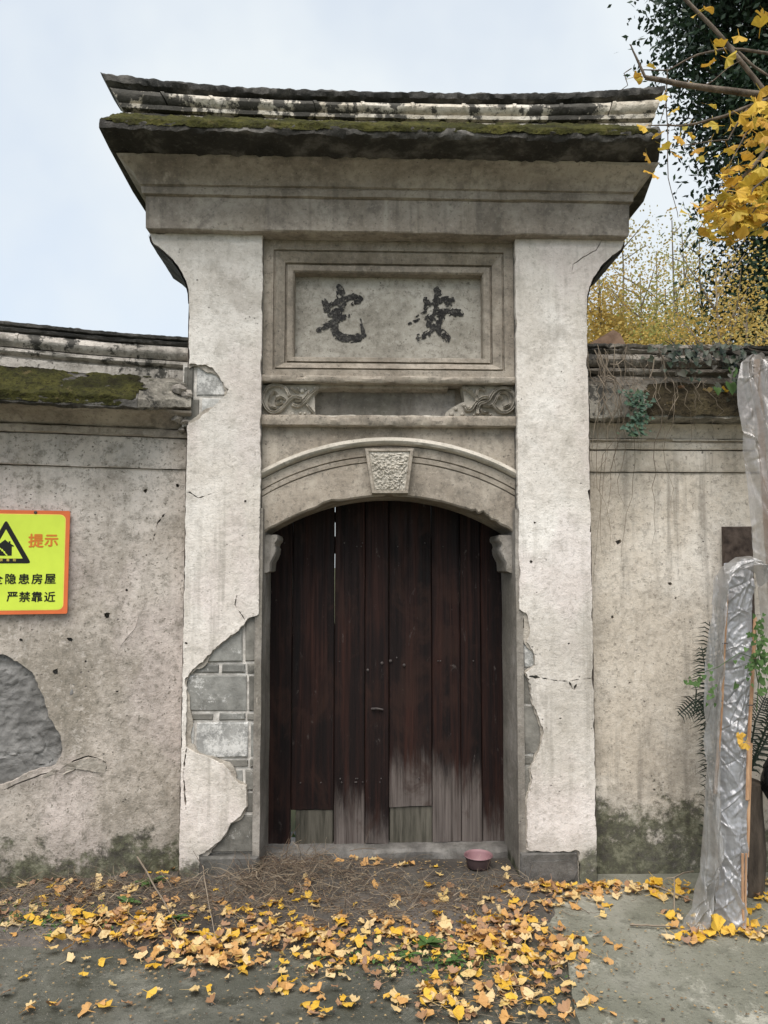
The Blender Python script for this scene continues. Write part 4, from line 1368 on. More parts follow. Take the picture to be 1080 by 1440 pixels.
moss('moss', left_slope, Vector((0, -0.5, 0.86)), 290, 44, lambda x, v: 0.45 + fbm(x * 3.1, v * 1.5, 6, 5) * 0.7 + 0.25 * nz3(x * 22, v * 9, 3) - 1.15 * sm(-0.40, -0.06, x) - 0.42 * sm(0.34, 0.05, v) + 0.9 * sm(0.1, 0.0, v) * 0 - 0.1 * sm(0.9, 1, v), 0.017, M['moss_g'], cop)
# ridge of the wall: fillets, roll of tiles, black cap
lrise = lambda x: 0.020 * sm(-0.3, -1.1, x)
def wridge(parent, x0, x1, mat, tiles, rise, sgn=1, jit=0.003, capmat=None):
    r = run('coping_ridge', [(0.42, 2.62), (-0.032, 2.62), (-0.036, 2.668), (-0.010, 2.672), (-0.010, 2.684), (-0.034, 2.688), (-0.046, 2.698), (-0.046, 2.712), (-0.02, 2.722), (0.40, 2.722)], x0, x1, 90, mat, parent, jit, 10, rise)
    n = tiles
    for i in range(n):
        a = x0 + (x1 - x0) * i / n + 0.002
        b = x0 + (x1 - x0) * (i + 1) / n - 0.002
        ar = [(-0.030 - 0.030 * math.sin(math.pi * k / 6), 2.724 + 0.072 * k / 6) for k in range(7)]
        run('ridge_tile', ar + [(0.40, 2.796), (0.40, 2.724)], a, b, 8, mat, r, jit, 16, rise)
        if i:
            run('tile_collar', [(y - 0.007, z) for y, z in ar] + [(0.3, 2.796), (0.3, 2.724)], a - 0.010, a + 0.005, 2, mat, r, 0.002, 30, rise)
    run('ridge_cap', lambda x: [(0.38, 2.80), (-0.020, 2.798), (-0.040, 2.806), (-0.046, 2.818), (-0.030, 2.826), (-0.050, 2.832), (-0.052, 2.846 + 0.004 * nz3(x * 40)), (-0.03, 2.853 + 0.006 * nz3(x * 30, 4)), (0.38, 2.85)],
        x0, x1, 200, capmat or M['cap'], r, jit * 1.4, 20, rise)
    return r
wridge(wl, -2.6, -0.004, M['ridge_w'], 9, lrise)
# rubble where the coping broke off at the pillar
for (px, py, r) in ((252, 548, 0.036), (244, 566, 0.045), (258, 575, 0.040), (262, 556, 0.034), (262, 592, 0.028), (232, 556, 0.034), (250, 588, 0.028), (222, 563, 0.026), (238, 578, 0.030), (256, 602, 0.02)):
    lx, lz = lw(px, py, 0.10)
    mb = MB()
    mb.ball((min(lx, -0.01), -0.08 + U(-.03, .04), lz), r, 6, (1.1, 1.3, 0.8), 0.007)
    mb.build('plaster_chunk', M['rubble'], wl, 0)

# --- right (local x from 0 to 2.6)
MB().box(0.0, 2.6, CORE, 0.36, -0.05, 2.44).build('wall_core', M['core'], wr, 0)
hs = []
def rw(px, py, o=0.0):
    p = at(px, py, 0.12 - o)
    return p.x - XO - 0.004, p.z
for (px, py, r) in ((870, 762, 4), (942, 821, 3), (950, 841, 1.8), (861, 867, 3), (885, 960, 1.6), (920, 1110, 2)):
    cx_, cz_ = rw(px, py)
    r *= 0.0037
    hs.append([(cx_ + r * U(.5, 1.3) * math.cos(t_), cz_ + r * U(.5, 1.3) * math.sin(t_)) for t_ in (2 * math.pi * k / 7 for k in range(7))])
sheet('plaster', [(0.001, -0.04), (2.6, -0.04), (2.6, 2.136), (0.001, 2.136)], hs, 0.0, 0.034, M['wall_r'], wr, 0.06, 0.007, 0.002, 0.012, 0.03)
run('wall_frieze', [(0.3, 2.140), (-0.012, 2.141), (-0.017, 2.150), (-0.018, 2.250), (-0.014, 2.256), (0.3, 2.256)], 0.002, 2.6, 70, M['wall_r'], wr, 0.003, 7)
run('wall_fillet', lambda x: [(0.3, 2.258), (-0.024, 2.262), (-0.028, 2.268), (-0.028, 2.296), (-0.016, 2.300), (-0.014, 2.306), (-0.034 + 0.02 * math.exp(-((x - 0.42) / 0.05) ** 2), 2.309), (-0.034, 2.316), (0.3, 2.32)], 0.002, 2.6, 70, M['wall_r'], wr, 0.003, 9)
run('wall_cove', [(0.3, 2.322), (-0.020, 2.322), (-0.026, 2.35), (-0.034, 2.38), (-0.048, 2.394), (-0.05, 2.40), (0.3, 2.40)], 0.002, 2.6, 70, M['wall_r'], wr, 0.004, 9)
def right_slab(x):
    o = 0.155 - 0.03 * sm(0.3, 0.0, x) + 0.022 * nz3(x * 7, 4)
    return [(0.1, 2.402), (-o + 0.02, 2.404), (-o, 2.412), (-o + 0.004, 2.49 + 0.012 * nz3(x * 6)), (-o * 0.75, 2.54), (-0.08, 2.578 + 0.012 * nz3(x * 9, 2)), (-0.03, 2.615), (0.19, 2.64), (0.40, 2.61), (0.55, 2.48), (0.54, 2.404), (0.3, 2.402)]
copr = run('coping', right_slab, 0.004, 2.6, 120, M['eave_w'], wr, 0.011, 14, None, 40)
def right_slope(u, v):
    x = 0.02 + 2.5 * u
    pr_ = right_slab(x)[2:7]
    t = v * 4
    k = min(int(t), 3)
    t -= k
    return (x, pr_[k][0] + (pr_[k + 1][0] - pr_[k][0]) * t - 0.004, pr_[k][1] + (pr_[k + 1][1] - pr_[k][1]) * t + 0.004)
moss('moss', right_slope, Vector((0, -0.7, 0.7)), 260, 36, lambda x, v: -0.25 + fbm(x * 3.1, v * 1.5, 9, 4) * 0.6 + 0.75 * sm(0.15, 0.5, x), 0.016, M['moss_b'], copr)
wridge(wr, 0.004, 2.6, M['ridge_r'], 9, lambda x: -0.012 + 0.004 * nz3(x * 3), 1, 0.006, M['ridge_r'])

# ================================================================== THE WARNING SIGN
sgn = thing('warning_sign', 'yellow-green warning sign with an orange rim on the grey wall', 'sign', LW, AL)
SO = 0.03
def sp(px, py):
    return lw(px, py, SO)
sxr, szt = sp(98.5, 718.5)
_, szb = sp(95, 863)
sxr = (sxr + sp(94.5, 863)[0]) / 2
sxl = sxr - 0.76
def rrect(x0, x1, z0, z1, r, n=6):
    out = []
    for (cx_, cz_, a0) in ((x1 - r, z1 - r, 0), (x0 + r, z1 - r, 90), (x0 + r, z0 + r, 180), (x1 - r, z0 + r, 270)):
        for k in range(n + 1):
            a_ = R(a0 + 90 * k / n)
            out.append((cx_ + r * math.cos(a_), cz_ + r * math.sin(a_)))
    return out
base = MB()
base.prism(rrect(sxl, sxr, szb, szt, 0.008), -SO, -SO + 0.012)
bo = base.build('sign_board', M['s_orange'], sgn, 0)
ln = MB(); ln.prism(rrect(sxl + 0.019, sxr - 0.019, szb + 0.019, szt - 0.019, 0.028), -SO - 0.0008, -SO + 0.002)
ln.build('border_line', M['s_cream'], sgn, 0)
yf = MB(); yf.prism(rrect(sxl + 0.022, sxr - 0.022, szb + 0.022, szt - 0.022, 0.026), -SO - 0.0016, -SO + 0.001)
yf.build('sign_face', M['s_yellow'], sgn, 0)
YS = -SO - 0.0024
def z8(x, y):
    return sp(x / 8.0, 700 + y / 8.0)
def text(ch, cx8, cy8, h8, mat, bold=0.018):
    a, b = z8(cx8, cy8 - h8 / 2), z8(cx8, cy8 + h8 / 2)
    cu = bpy.data.curves.new('character', 'FONT')
    cu.body = ch
    cu.size = (a[1] - b[1]) / 0.90
    cu.align_x = 'CENTER'
    cu.align_y = 'CENTER'
    cu.extrude = 0.0004
    cu.resolution_u = 3
    to = bpy.data.objects.new('character', cu)
    COL.objects.link(to)
    dg = bpy.context.evaluated_depsgraph_get()
    me = bpy.data.meshes.new_from_object(to.evaluated_get(dg))
    cu_size = cu.size
    bpy.data.objects.remove(to)
    # centre on its own box, stand it up
    vs = [v.co.copy() for v in me.vertices]
    if not vs:
        return
    mxx = (min(v.x for v in vs) + max(v.x for v in vs)) / 2; mxy = (min(v.y for v in vs) + max(v.y for v in vs)) / 2
    for v in me.vertices:
        c = v.co
        v.co = ((a[0] + b[0]) / 2 + c.x - mxx, YS - c.z, (a[1] + b[1]) / 2 + c.y - mxy)
    V = [v.co.copy() for v in me.vertices]
    Fc = [tuple(p.vertices) for p in me.polygons]
    m = MB()
    d = bold * cu_size
    for k, (dx, dz) in enumerate(((0, 0), (-d, 0), (d, 0), (0, -d), (0, d))):
        b_ = len(m.v)
        m.v += [(v.x + dx, v.y - 0.00015 * k, v.z + dz) for v in V]
        m.f += [tuple(b_ + q for q in f) for f in Fc]
        if not bold:
            break
    m.build('character', mat, sgn, 0, False)
    bpy.data.meshes.remove(me)
for ch, cx8, cy8, h8 in (('提', 406, 482, 145), ('示', 578, 482, 135)):
    text(ch, cx8, cy8, h8, M['s_text'], 0.03)
for ch, cx8 in (('全', -32), ('隐', 122), ('患', 270), ('房', 416), ('屋', 565)):
    text(ch, cx8, 912, 112, M['s_black'], 0.02)
for ch, cx8 in (('严', 138), ('禁', 278), ('靠', 416), ('近', 560)):
    text(ch, cx8, 1113, 110, M['s_black'], 0.02)
# warning triangle with a cracked house
def poly8(name, pts, mat, dy):
    q = [z8(*p) for p in pts]
    m = MB(); m.prism(q, YS - dy, YS - dy + 0.0006)
    return m.build(name, mat, sgn, 0)
def tri(k, n=5):
    """triangle with rounded corners: apex, right, left"""
    cs = [(70, 245), (352, 738), (-212, 738)]
    g_ = (70, 574)
    cs = [(g_[0] + (x - g_[0]) * k, g_[1] + (y - g_[1]) * k) for x, y in cs]
    out = []
    for i in range(3):
        p, a, b = Vector(cs[i]), Vector(cs[i - 1]), Vector(cs[(i + 1) % 3])
        r = 42 * k if k > 0.8 else 6
        pa, pb = p + (a - p).normalized() * r, p + (b - p).normalized() * r
        for t in range(n + 1):
            t /= n
            q = pa * (1 - t) ** 2 + p * 2 * t * (1 - t) + pb * t * t
            out.append((q.x, q.y))
    return out
poly8('warning_triangle', tri(1.0), M['s_black'], 0.0003)
poly8('triangle_face', tri(0.665), M['s_yellow'], 0.0012)
poly8('house_symbol', [(60, 470), (100, 505), (100, 488), (120, 488), (120, 515), (162, 542), (150, 552), (136, 546), (134, 652), (-4, 652), (-6, 546), (-28, 552), (-42, 545)], M['s_black'], 0.0020)
poly8('crack_symbol', [(-6, 566), (6, 562), (20, 578), (30, 576), (44, 600), (56, 602), (66, 626), (82, 636), (88, 652), (72, 652), (58, 632), (46, 622), (36, 604), (22, 602), (10, 582)], M['s_yellow'], 0.0027)
for i, cx8 in enumerate((-60, 15, 90, 165)):
    text('患房屋险'[i], cx8, 699, 30, M['s_cream'], 0.0)
for (x_, y_) in ((400, 165),):
    p = z8(x_, y_)
    m = MB(); m.ball((p[0], YS, p[1]), 0.008, 6, (1, .5, 1)); m.build('nail_head', M['iron'], sgn, 60)

# ================================================================== BOWL, BOARD, TILE
b0 = gr(673, 1231, 0.03)
bz = 0.012
bzz = gz(b0.x, b0.y)
bowl = thing('bowl', 'pinkish plastic bowl standing on the soil by the doorstep', 'bowl', (b0.x, b0.y, bzz))
prof = [(0.002, bz), (0.055, bz), (0.060, bz + 0.004), (0.067, bz + 0.046), (0.070, bz + 0.052), (0.074, bz + 0.054), (0.0755, bz + 0.058)]
MB().lathe(prof, 0, 0, 28).build('bowl_body', M['bowl_out'], bowl, 60)
MB().lathe([(0.0755, bz + 0.058), (0.073, bz + 0.062), (0.068, bz + 0.060), (0.065, bz + 0.05), (0.058, bz + 0.016), (0.05, bz + 0.010), (0.002, bz + 0.010)], 0, 0, 28).build('bowl_lining', M['bowl_in'], bowl, 60)

a, b = at(1019, 800, 0.06), at(1058, 741, 0.06)
MB().brick(a.x, b.x, 0.055, 0.085, 1.10, b.z, 0.004, 0.003).build('wooden_board', M['board'], None, 20, label='dark mouldy wooden board leaning on the buff wall', category='board')
bt = at(852, 483, 0.14)
mb = MB()
mb.v = [(1.075, 0.10, 2.828), (1.30, 0.08, 2.826), (1.27, 0.09, 2.90), (1.235, 0.10, 2.925), (1.12, 0.12, 2.86), (1.075, 0.30, 2.828), (1.30, 0.30, 2.826), (1.26, 0.28, 2.895), (1.23, 0.28, 2.92), (1.12, 0.29, 2.86)]
mb.f = [(0, 1, 2, 3, 4), (5, 9, 8, 7, 6), (0, 5, 6, 1), (1, 6, 7, 2), (2, 7, 8, 3), (3, 8, 9, 4), (4, 9, 5, 0)]
mb.build('broken_tile', M['rust_tile'], None, 20, label='broken brown ridge tile lying on the coping beside the pillar', category='tile')

# ================================================================== PLASTIC-WRAPPED CYCAD
def film(name, P, nu, nv, mat, parent, amp=0.008, fr=(20, 9), seed=0.0, wf=None, ang=70):
    rows = []
    for j in range(nv + 1):
        row = []
        for i in range(nu + 1):
            u, v = i / nu, j / nv
            p = Vector(P(u, v))
            w1 = abs(nz3(u * fr[0] + 1.2 * nz3(v * 5, u * 2, seed), v * fr[1], seed)) - 0.25
            w2 = nz3(u * fr[0] * 2.7, v * fr[1] * 3.1, seed + 4)
            e = amp * (1.5 * w1 + 0.45 * w2)
            if wf:
                e += wf(u, v)
            row.append((p.x + 0.3 * e, p.y - e, p.z + 0.1 * e))
        rows.append(row)
    mb = MB()
    mb.grid(rows)
    return mb.build(name, mat, parent, ang)
def lerp(a, b, t):
    return a + (b - a) * t
BL, BR = gr(1001, 1306), gr(1046, 1314)
TL, TR = at(1018, 792, -0.34), at(1060, 786, -0.34)
cover = thing('plastic_cover', 'crumpled clear plastic sheeting stretched on bamboo strips in front of the buff wall', 'plant cover', (1.5, -0.45, 0))
org = Vector((1.5, -0.45, 0))
def pan(u, v):
    l = lerp(BL, TL, v); r = lerp(BR, TR, v)
    p = lerp(l, r, u)
    p.y -= 0.018 * math.sin(math.pi * u)
    if v < 0.25:
        p.x += 0.01 * math.sin(v * 12)
    p.z = max(0.006, p.z)
    return p - org
def folds(n, am, asd, Lr, W, H, seed, amp, wd):
    """sharp straight creases in a sheet W x H metres: ridges and valleys"""
    r = random.Random(seed)
    ls = []
    for _ in range(n):
        a_ = R(r.gauss(am, asd)) * r.choice((1, -1))
        ls.append((r.uniform(0, W), r.uniform(0, H), math.sin(a_), math.cos(a_), r.uniform(*Lr) / 2, wd * r.uniform(.5, 1.6), amp * r.choice((1, 1, -.8)) * r.uniform(.4, 1.2)))
    def f(u, v):
        x, y = u * W, v * H
        h = 0.0
        for (cx_, cy_, s_, c_, l_, w_, a_) in ls:
            dy = y - cy_
            if dy > l_ + .02 or dy < -l_ - .02:
                continue
            dx = x - cx_
            t = dx * s_ + dy * c_
            if abs(t) > l_:
                continue
            d = abs(dx * c_ - dy * s_)
            if d < w_:
                h += a_ * (1 - d / w_) * (1 - (t / l_) ** 2)
        return h
    return f
pf1 = folds(110, 42, 22, (.08, .35), .165, 1.5, 2, .0075, .013)
pf2 = folds(90, 75, 14, (.05, .16), .165, 1.5, 3, .0045, .009)
film('film_panel', pan, 80, 460, M['film'], cover, 0.0012, (6, 60), 3.0, lambda u, v: pf1(u, v) + pf2(u, v) + 0.008 * nz3(u * 1.5, v * 9, 4), 24)
# right return, going back towards the wall
def ret(u, v):
    r = lerp(BR, TR, v)
    return Vector((r.x + 0.004 + 0.10 * u, r.y + 0.02 + 0.30 * u, max(0.006, r.z))) - org
film('film_side', ret, 20, 120, M['film_g'], cover, 0.012, (4, 14), 5.0)
# left curtain hanging loose and trailing on the ground
EL = [(948, 1312), (962, 1296), (976, 1262), (984, 1200), (986, 1120), (986, 1040), (989, 960), (993, 890), (996, 840), (1002, 810)]
ER = [(992, 1312), (1003, 1290), (1008, 1250), (1010, 1200), (1008, 1120), (1010, 1040), (1014, 960), (1018, 890), (1022, 840), (1024, 806)]
def edge(E_, v, y0, y1):
    t = v * (len(E_) - 1)
    k = min(int(t), len(E_) - 2)
    t -= k
    px = E_[k][0] + (E_[k + 1][0] - E_[k][0]) * t
    py = E_[k][1] + (E_[k + 1][1] - E_[k][1]) * t
    Y = lerp(y0, y1, v)
    p = at(px, py, Y)
    p.z = max(p.z, 0.012)
    return p
def cur(u, v):
    l, r = edge(EL, v, -0.50, -0.36), edge(ER, v, -0.53, -0.39)
    p = lerp(l, r, u)
    p.y -= 0.030 * math.sin(math.pi * u) + 0.012 * math.sin(u * 9 + v * 3)
    return p - org
cf = folds(60, 4, 6, (.3, 1.2), .09, 1.6, 5, .016, .013)
cf2 = folds(60, 50, 20, (.05, .14), .09, 1.6, 6, .004, .008)
film('film_curtain', cur, 60, 260, M['film_g'], cover, 0.0015, (5, 9.0), 7.0, lambda u, v: cf(u, v) + cf2(u, v), 26)
# gathered fold over the top
FT = [(1000, 850), (1004, 820), (1014, 797), (1032, 784), (1052, 782), (1066, 788), (1074, 806)]
FB = [(1016, 860), (1019, 836), (1026, 816), (1038, 803), (1052, 800), (1062, 806), (1066, 826)]
def fold(u, v):
    l, r = edge(FT, v, -0.38, -0.38), edge(FB, v, -0.42, -0.42)
    p = lerp(l, r, u)
    p.y -= 0.05 * math.sin(math.pi * u)
    return p - org
ff_ = folds(30, 8, 8, (.1, .4), .06, .4, 11, .012, .008)
film('film_fold', fold, 30, 90, M['film_g'], cover, 0.002, (7, 9), 9.0, lambda u, v: ff_(u, v), 26)
def strip(pts, Y, w0, par, mat='bamboo'):
    mb = MB()
    q = [at(a, b, y) - org for (a, b), y in zip(pts, Y)]
    m = []
    for i in range(len(q) - 1):
        for k in range(5):
            t = k / 5
            p = lerp(q[i], q[i + 1], t)
            p.x += 0.002 * nz3(p.z * 9, i * 1.7)
            m.append(p)
    m.append(q[-1])
    rows = [[(p.x - w0, p.y, p.z), (p.x - w0 * .6, p.y - 0.005, p.z), (p.x + w0 * .6, p.y - 0.005, p.z), (p.x + w0, p.y, p.z), (p.x, p.y + 0.003, p.z)] for p in m]
    mb.grid(rows, True)
    mb.f.append((0, 1, 2, 3, 4)); n5 = (len(rows) - 1) * 5
    mb.f.append((n5, n5 + 1, n5 + 2, n5 + 3, n5 + 4))
    mb.build('bamboo_strip', M[mat], par, 30)
strip([(1022, 832), (1019, 900), (1014, 1000), (1006, 1116)], (-0.395, -0.42, -0.45, -0.48), 0.009, cover)
strip([(1062, 868), (1058, 960), (1053, 1040), (1051, 1125)], (-0.40, -0.43, -0.46, -0.49), 0.009, cover)
strip([(1056, 1045), (1051, 1205)], (-0.445, -0.485), 0.008, cover)
strip([(1044, 1200), (1045, 1308)], (-0.505, -0.525), 0.006, cover)
strip([(1049, 1200), (1048, 1312)], (-0.505, -0.525), 0.005, cover)
for (px, py) in ((1012, 986), (1006, 1116), (1056, 992), (1051, 1125), (1020, 905)):
    p = at(px, py, -0.47) - org
    m = MB(); m.tube([(p.x - .013, p.y + 0.004, p.z), (p.x, p.y - 0.006, p.z + 0.002), (p.x + .013, p.y + 0.004, p.z)], 0.003, 0.003, 5); m.build('tie_wire', M['iron'], cover, 40)

# second, taller film draped over a pole
post = thing('wrapped_pole', 'tall pole draped in dusty plastic film beside the buff wall', 'plant cover', (1.75, -0.3, 0))
org2 = Vector((1.75, -0.3, 0))
PL = [(1072, 900), (1066, 850), (1060, 780), (1054, 720), (1049, 660), (1044, 610), (1039, 570), (1037, 535), (1042, 510), (1054, 500)]
PR = [(1140, 900), (1134, 850), (1128, 780), (1120, 720), (1114, 660), (1110, 610), (1106, 570), (1098, 530), (1086, 508), (1066, 500)]
def tall(u, v):
    l, r = edge(PL, v, -0.34, -0.22), edge(PR, v, -0.30, -0.22)
    p = lerp(l, r, u)
    p.y -= 0.07 * math.sin(math.pi * u) * (1 - 0.5 * v)
    return p - org2
tf = folds(46, 3, 5, (.4, 1.5), .26, 1.5, 8, .030, .020)
tf2 = folds(70, 50, 22, (.06, .25), .26, 1.5, 9, .007, .012)
film('film_wrap', tall, 100, 220, M['film_b'], post, 0.0015, (9, 12), 12.0, lambda u, v: tf(u, v) + tf2(u, v) + 0.015 * nz3(u * 2, v * 5, 3), 26)
m = MB(); p0 = at(1100, 1000, -0.2) - org2; p1 = at(1064, 506, -0.17) - org2
p0.z = 0.0
m.tube([p0, lerp(p0, p1, .5) + Vector((0.005, 0, 0)), p1], 0.022, 0.016, 8)
m.build('pole', M['bamboo'], post, 50)

# the cycad inside
cyc = thing('cycad', 'cycad with stiff dark fronds pushing out from behind the plastic cover', 'plant', (1.78, -0.12, 0))
oc = Vector((1.78, -0.12, 0))
mb = MB()
mb.tube([(0, 0, 0), (0.01, 0, 0.2), (0, 0.01, 0.42), (0, 0, 0.55)], lambda t: 0.07 + 0.012 * math.sin(t * 40), None, 12)
mb.build('trunk', M['bark_d'], cyc, 30)
def frond(pts, ln, droop, n=34):
    q = [Vector(p) - oc for p in pts]
    pts_ = []
    for i in range(len(q) - 1):
        for k in range(10):
            pts_.append(lerp(q[i], q[i + 1], k / 10))
    mb = MB()
    mb.tube(pts_, 0.006, 0.002, 5)
    for i in range(2, len(pts_) - 1):
        d = (pts_[i + 1] - pts_[i - 1]).normalized()
        for s in (-1, 1):
            t = i / len(pts_)
            side = d.cross(Vector((0, 1, 0))).normalized() * s
            L = ln * math.sin(math.pi * (0.12 + 0.8 * t)) * U(.85, 1.1)
            e = pts_[i] + side * L + d * L * 0.25 + Vector((0, -0.3 * L, droop * L + U(-.1, .1) * L))
            w_ = d * 0.0032
            m_ = lerp(pts_[i], e, 0.5) + Vector((0, -0.01, 0.012))
            b = len(mb.v)
            for p in (pts_[i] - w_, pts_[i] + w_, m_ + w_, m_ - w_, e):
                mb.v.append(tuple(p))
            mb.f += [(b, b + 1, b + 2, b + 3), (b + 3, b + 2, b + 4)]
    mb.build('frond', M['lf_cyc'], cyc, 60, False)
c_ = Vector((1.78, -0.12, 0.55))
frond([c_, at(1010, 1000, -0.2), at(1004, 930, -0.26), at(997, 868, -0.28)], 0.15, 0.02)
frond([c_, at(1012, 1080, -0.2), at(1000, 1010, -0.26), at(993, 950, -0.28), at(986, 905, -0.29)], 0.125, -0.2)
frond([c_, at(1010, 1120, -0.2), at(996, 1070, -0.26), at(992, 1010, -0.27)], 0.085, 0.02)
for k in range(7):
    a_ = R(-60 + 35 * k)
    frond([c_, c_ + Vector((0.14 * math.cos(a_), 0.10 * math.sin(a_), 0.28)), c_ + Vector((0.24 * math.cos(a_), 0.14 * math.sin(a_), 0.40)), c_ + Vector((0.36 * math.cos(a_), 0.16 * math.sin(a_), 0.30))], 0.10, -0.2)

for k in range(14):
    u_ = 0.15 + 0.7 * k / 13
    a_, b_ = lerp(BL, BR, u_), lerp(TL, TR, u_)
    d_ = 0.05 + 0.05 * (k % 3)
    frond([Vector((a_.x, a_.y + d_ + .02, 0.10)), Vector((lerp(a_, b_, .35).x + U(-.02, .02), lerp(a_, b_, .35).y + d_, 0.55)), Vector((lerp(a_, b_, .7).x + U(-.02, .02), lerp(a_, b_, .7).y + d_, 1.0)), Vector((b_.x, b_.y + d_, 1.45 + U(-.1, .1)))], 0.055, 0.5)
# black body added in place of the dark shaded interior behind the cover
bg_ = at(1074, 1090, -0.22)
mb = MB()
rows = []
for j in range(15):
    t = math.pi * (j + .01) / 14.02
    rows.append([(bg_.x + 0.13 + 0.12 * math.sin(t) * math.cos(a_) * (1 + .3 * nz3(a_ * 2, j * .5)), -0.20 + 0.10 * math.sin(t) * math.sin(a_) * (1 + .3 * nz3(a_ * 2, j * .6, 4)),
                  0.57 + 0.15 * math.cos(t) + 0.03 * nz3(a_ * 3, j * .8, 7)) for a_ in (2 * math.pi * k / 22 for k in range(22))])
mb.grid(rows, True)
dark_t = thing('dark_gap_fill', 'added shiny black body for the dark interior right of the plastic cover', 'dark_fill', (0, 0, 0))
mb.build('dark_fill_body', M['dark_fill'], dark_t, 60)
pq = Vector((1.75, -0.3, 0)) + lerp(p0, p1, 0.5)
m = MB()
bx_ = bg_.x + 0.13
m.tube([(bx_ - 0.04, -0.20, 0.69), (bx_ - 0.02, -0.22, 0.78), (pq.x + 0.01, pq.y - 0.03, 0.86), (pq.x + 0.03, pq.y + 0.01, 0.87), (bx_ + 0.03, -0.19, 0.79), (bx_ + 0.04, -0.20, 0.69)], 0.006, 0.006, 6)
m.build('fill_loop', M['dark_fill'], dark_t, 60)

# ================================================================== LEAVES
def ginkgo_mesh(name, mat, seed, fold=0.25):
    rnd = random.Random(seed)
    mb = MB()
    n = 15
    a0, a1 = R(rnd.uniform(22, 38)), R(rnd.uniform(142, 158))
    cup = rnd.uniform(-fold, fold * 1.3)
    tw = rnd.uniform(-0.25, 0.25)
    rows = [[], [], []]
    for i in range(n):
        t = i / (n - 1)
        a = a0 + (a1 - a0) * t
        r = 1.0 - 0.30 * math.exp(-((t - 0.5) / 0.055) ** 2) * rnd.uniform(.5, 1) + 0.07 * rnd.uniform(-1, 1) - 0.12 * abs(2 * t - 1) ** 3
        for k, q in enumerate((0.10, 0.55, 1.0)):
            x, y = r * q * math.cos(a), r * q * math.sin(a)
            z = cup * (x * x * 0.9) + tw * x * y + q * q * (0.10 * math.sin(t * 9 + seed) + 0.09 * math.sin(t * 23 + 2 * seed) + rnd.uniform(-.05, .05)) + cup * 0.5 * y * y
            rows[k].append((x, y - 0.02, z))
    mb.grid(rows)
    b = len(mb.v)
    mb.v += [(-0.035, 0.06, 0.0), (0.035, 0.06, 0.0), (0.018 + tw * .5, -0.8, -0.03 + 0.1 * tw), (-0.018 + tw * .5, -0.8, -0.03 + 0.1 * tw)]
    mb.f.append((b, b + 3, b + 2, b + 1))
    return mb.mesh(name, mat, 60, False)
LM = {}
for k, m in enumerate(('lf_yellow', 'lf_pale', 'lf_orange', 'lf_brown')):
    LM[m] = [ginkgo_mesh('fallen_leaf', M[m], 10 * k + i, 0.42 if m != 'lf_brown' else 0.8) for i in range(7)]
HM = [ginkgo_mesh('leaf', M['lf_hang'], 90 + i, 0.4) for i in range(8)]

# where leaves lie, in sight directions of the photograph; (x, y, spread x, spread y, count)
blobs = [(20, 1262, 22, 10, 9), (75, 1270, 28, 14, 16), (125, 1262, 24, 10, 12), (235, 1246, 16, 7, 9), (150, 1318, 40, 13, 42), (205, 1308, 36, 14, 38), (265, 1335, 36, 16, 44), (310, 1350, 40, 13, 34), (160, 1290, 60, 14, 22),
         (350, 1300, 36, 14, 26), (375, 1318, 44, 15, 42), (430, 1325, 36, 14, 26), (470, 1345, 34, 13, 22), (500, 1310, 50, 22, 22), (560, 1330, 50, 18, 24), (620, 1300, 44, 20, 34), (660, 1330, 36, 20, 30),
         (700, 1325, 44, 22, 48), (745, 1335, 40, 18, 44), (790, 1350, 30, 16, 24), (640, 1395, 40, 16, 22), (700, 1385, 42, 16, 24), (660, 1425, 46, 14, 15), (755, 1400, 34, 20, 17), (760, 1255, 24, 7, 18), (815, 1258, 34, 6, 26),
         (870, 1256, 36, 5, 26), (930, 1258, 30, 6, 20), (800, 1280, 30, 8, 12), (455, 1375, 22, 10, 9), (405, 1388, 14, 8, 6), (450, 1425, 18, 8, 5), (985, 1322, 22, 8, 12), (1030, 1315, 22, 7, 12), (1065, 1322, 16, 6, 9),
         (950, 1300, 16, 10, 6), (560, 1380, 30, 20, 8), (520, 1400, 80, 25, 10), (120, 1420, 90, 12, 3), (300, 1395, 40, 8, 2), (460, 1285, 70, 26, 14), (420, 1192, 20, 6, 4), (510, 1222, 40, 8, 6), (600, 1240, 50, 16, 8), (720, 1285, 30, 16, 16), (1070, 1262, 12, 22, 10),
         (800, 1420, 24, 10, 6), (40, 1418, 30, 5, 2), (130, 1422, 20, 5, 2), (60, 1285, 50, 12, 12), (30, 1310, 30, 8, 5), (240, 1385, 120, 14, 7), (900, 1330, 60, 10, 3)]
spots = []
rl = random.Random(5)
for (cx_, cy_, sx_, sy_, n) in blobs:
    for _ in range(int(n * 1.5 + .5)):
        px, py = rl.gauss(cx_, sx_ * 1.05), rl.gauss(cy_, sy_ * .95)
        if not (-30 < px < 1100 and 1180 < py < 1446):
            continue
        p = gr(px, py)
        if p.y > 0.27:
            continue
        if p.y > -0.03 and not (-0.64 < p.x < 0.64) and not (p.x > 1.08 or p.x < -1.1):
            p.y = -0.03 - rl.uniform(0, .06)
        if p.x > 1.08 and p.y > 0.09:
            p.y = 0.06
        spots.append((p.x, p.y))
def leaf_z(x, y):
    z = max(gz(x, y) + 0.004 if y > -0.62 and x < 0.95 else 0.0, -0.004)
    if x > 0.66:
        z = max(z, 0.018)
    return z
dens = {}
leaves = []
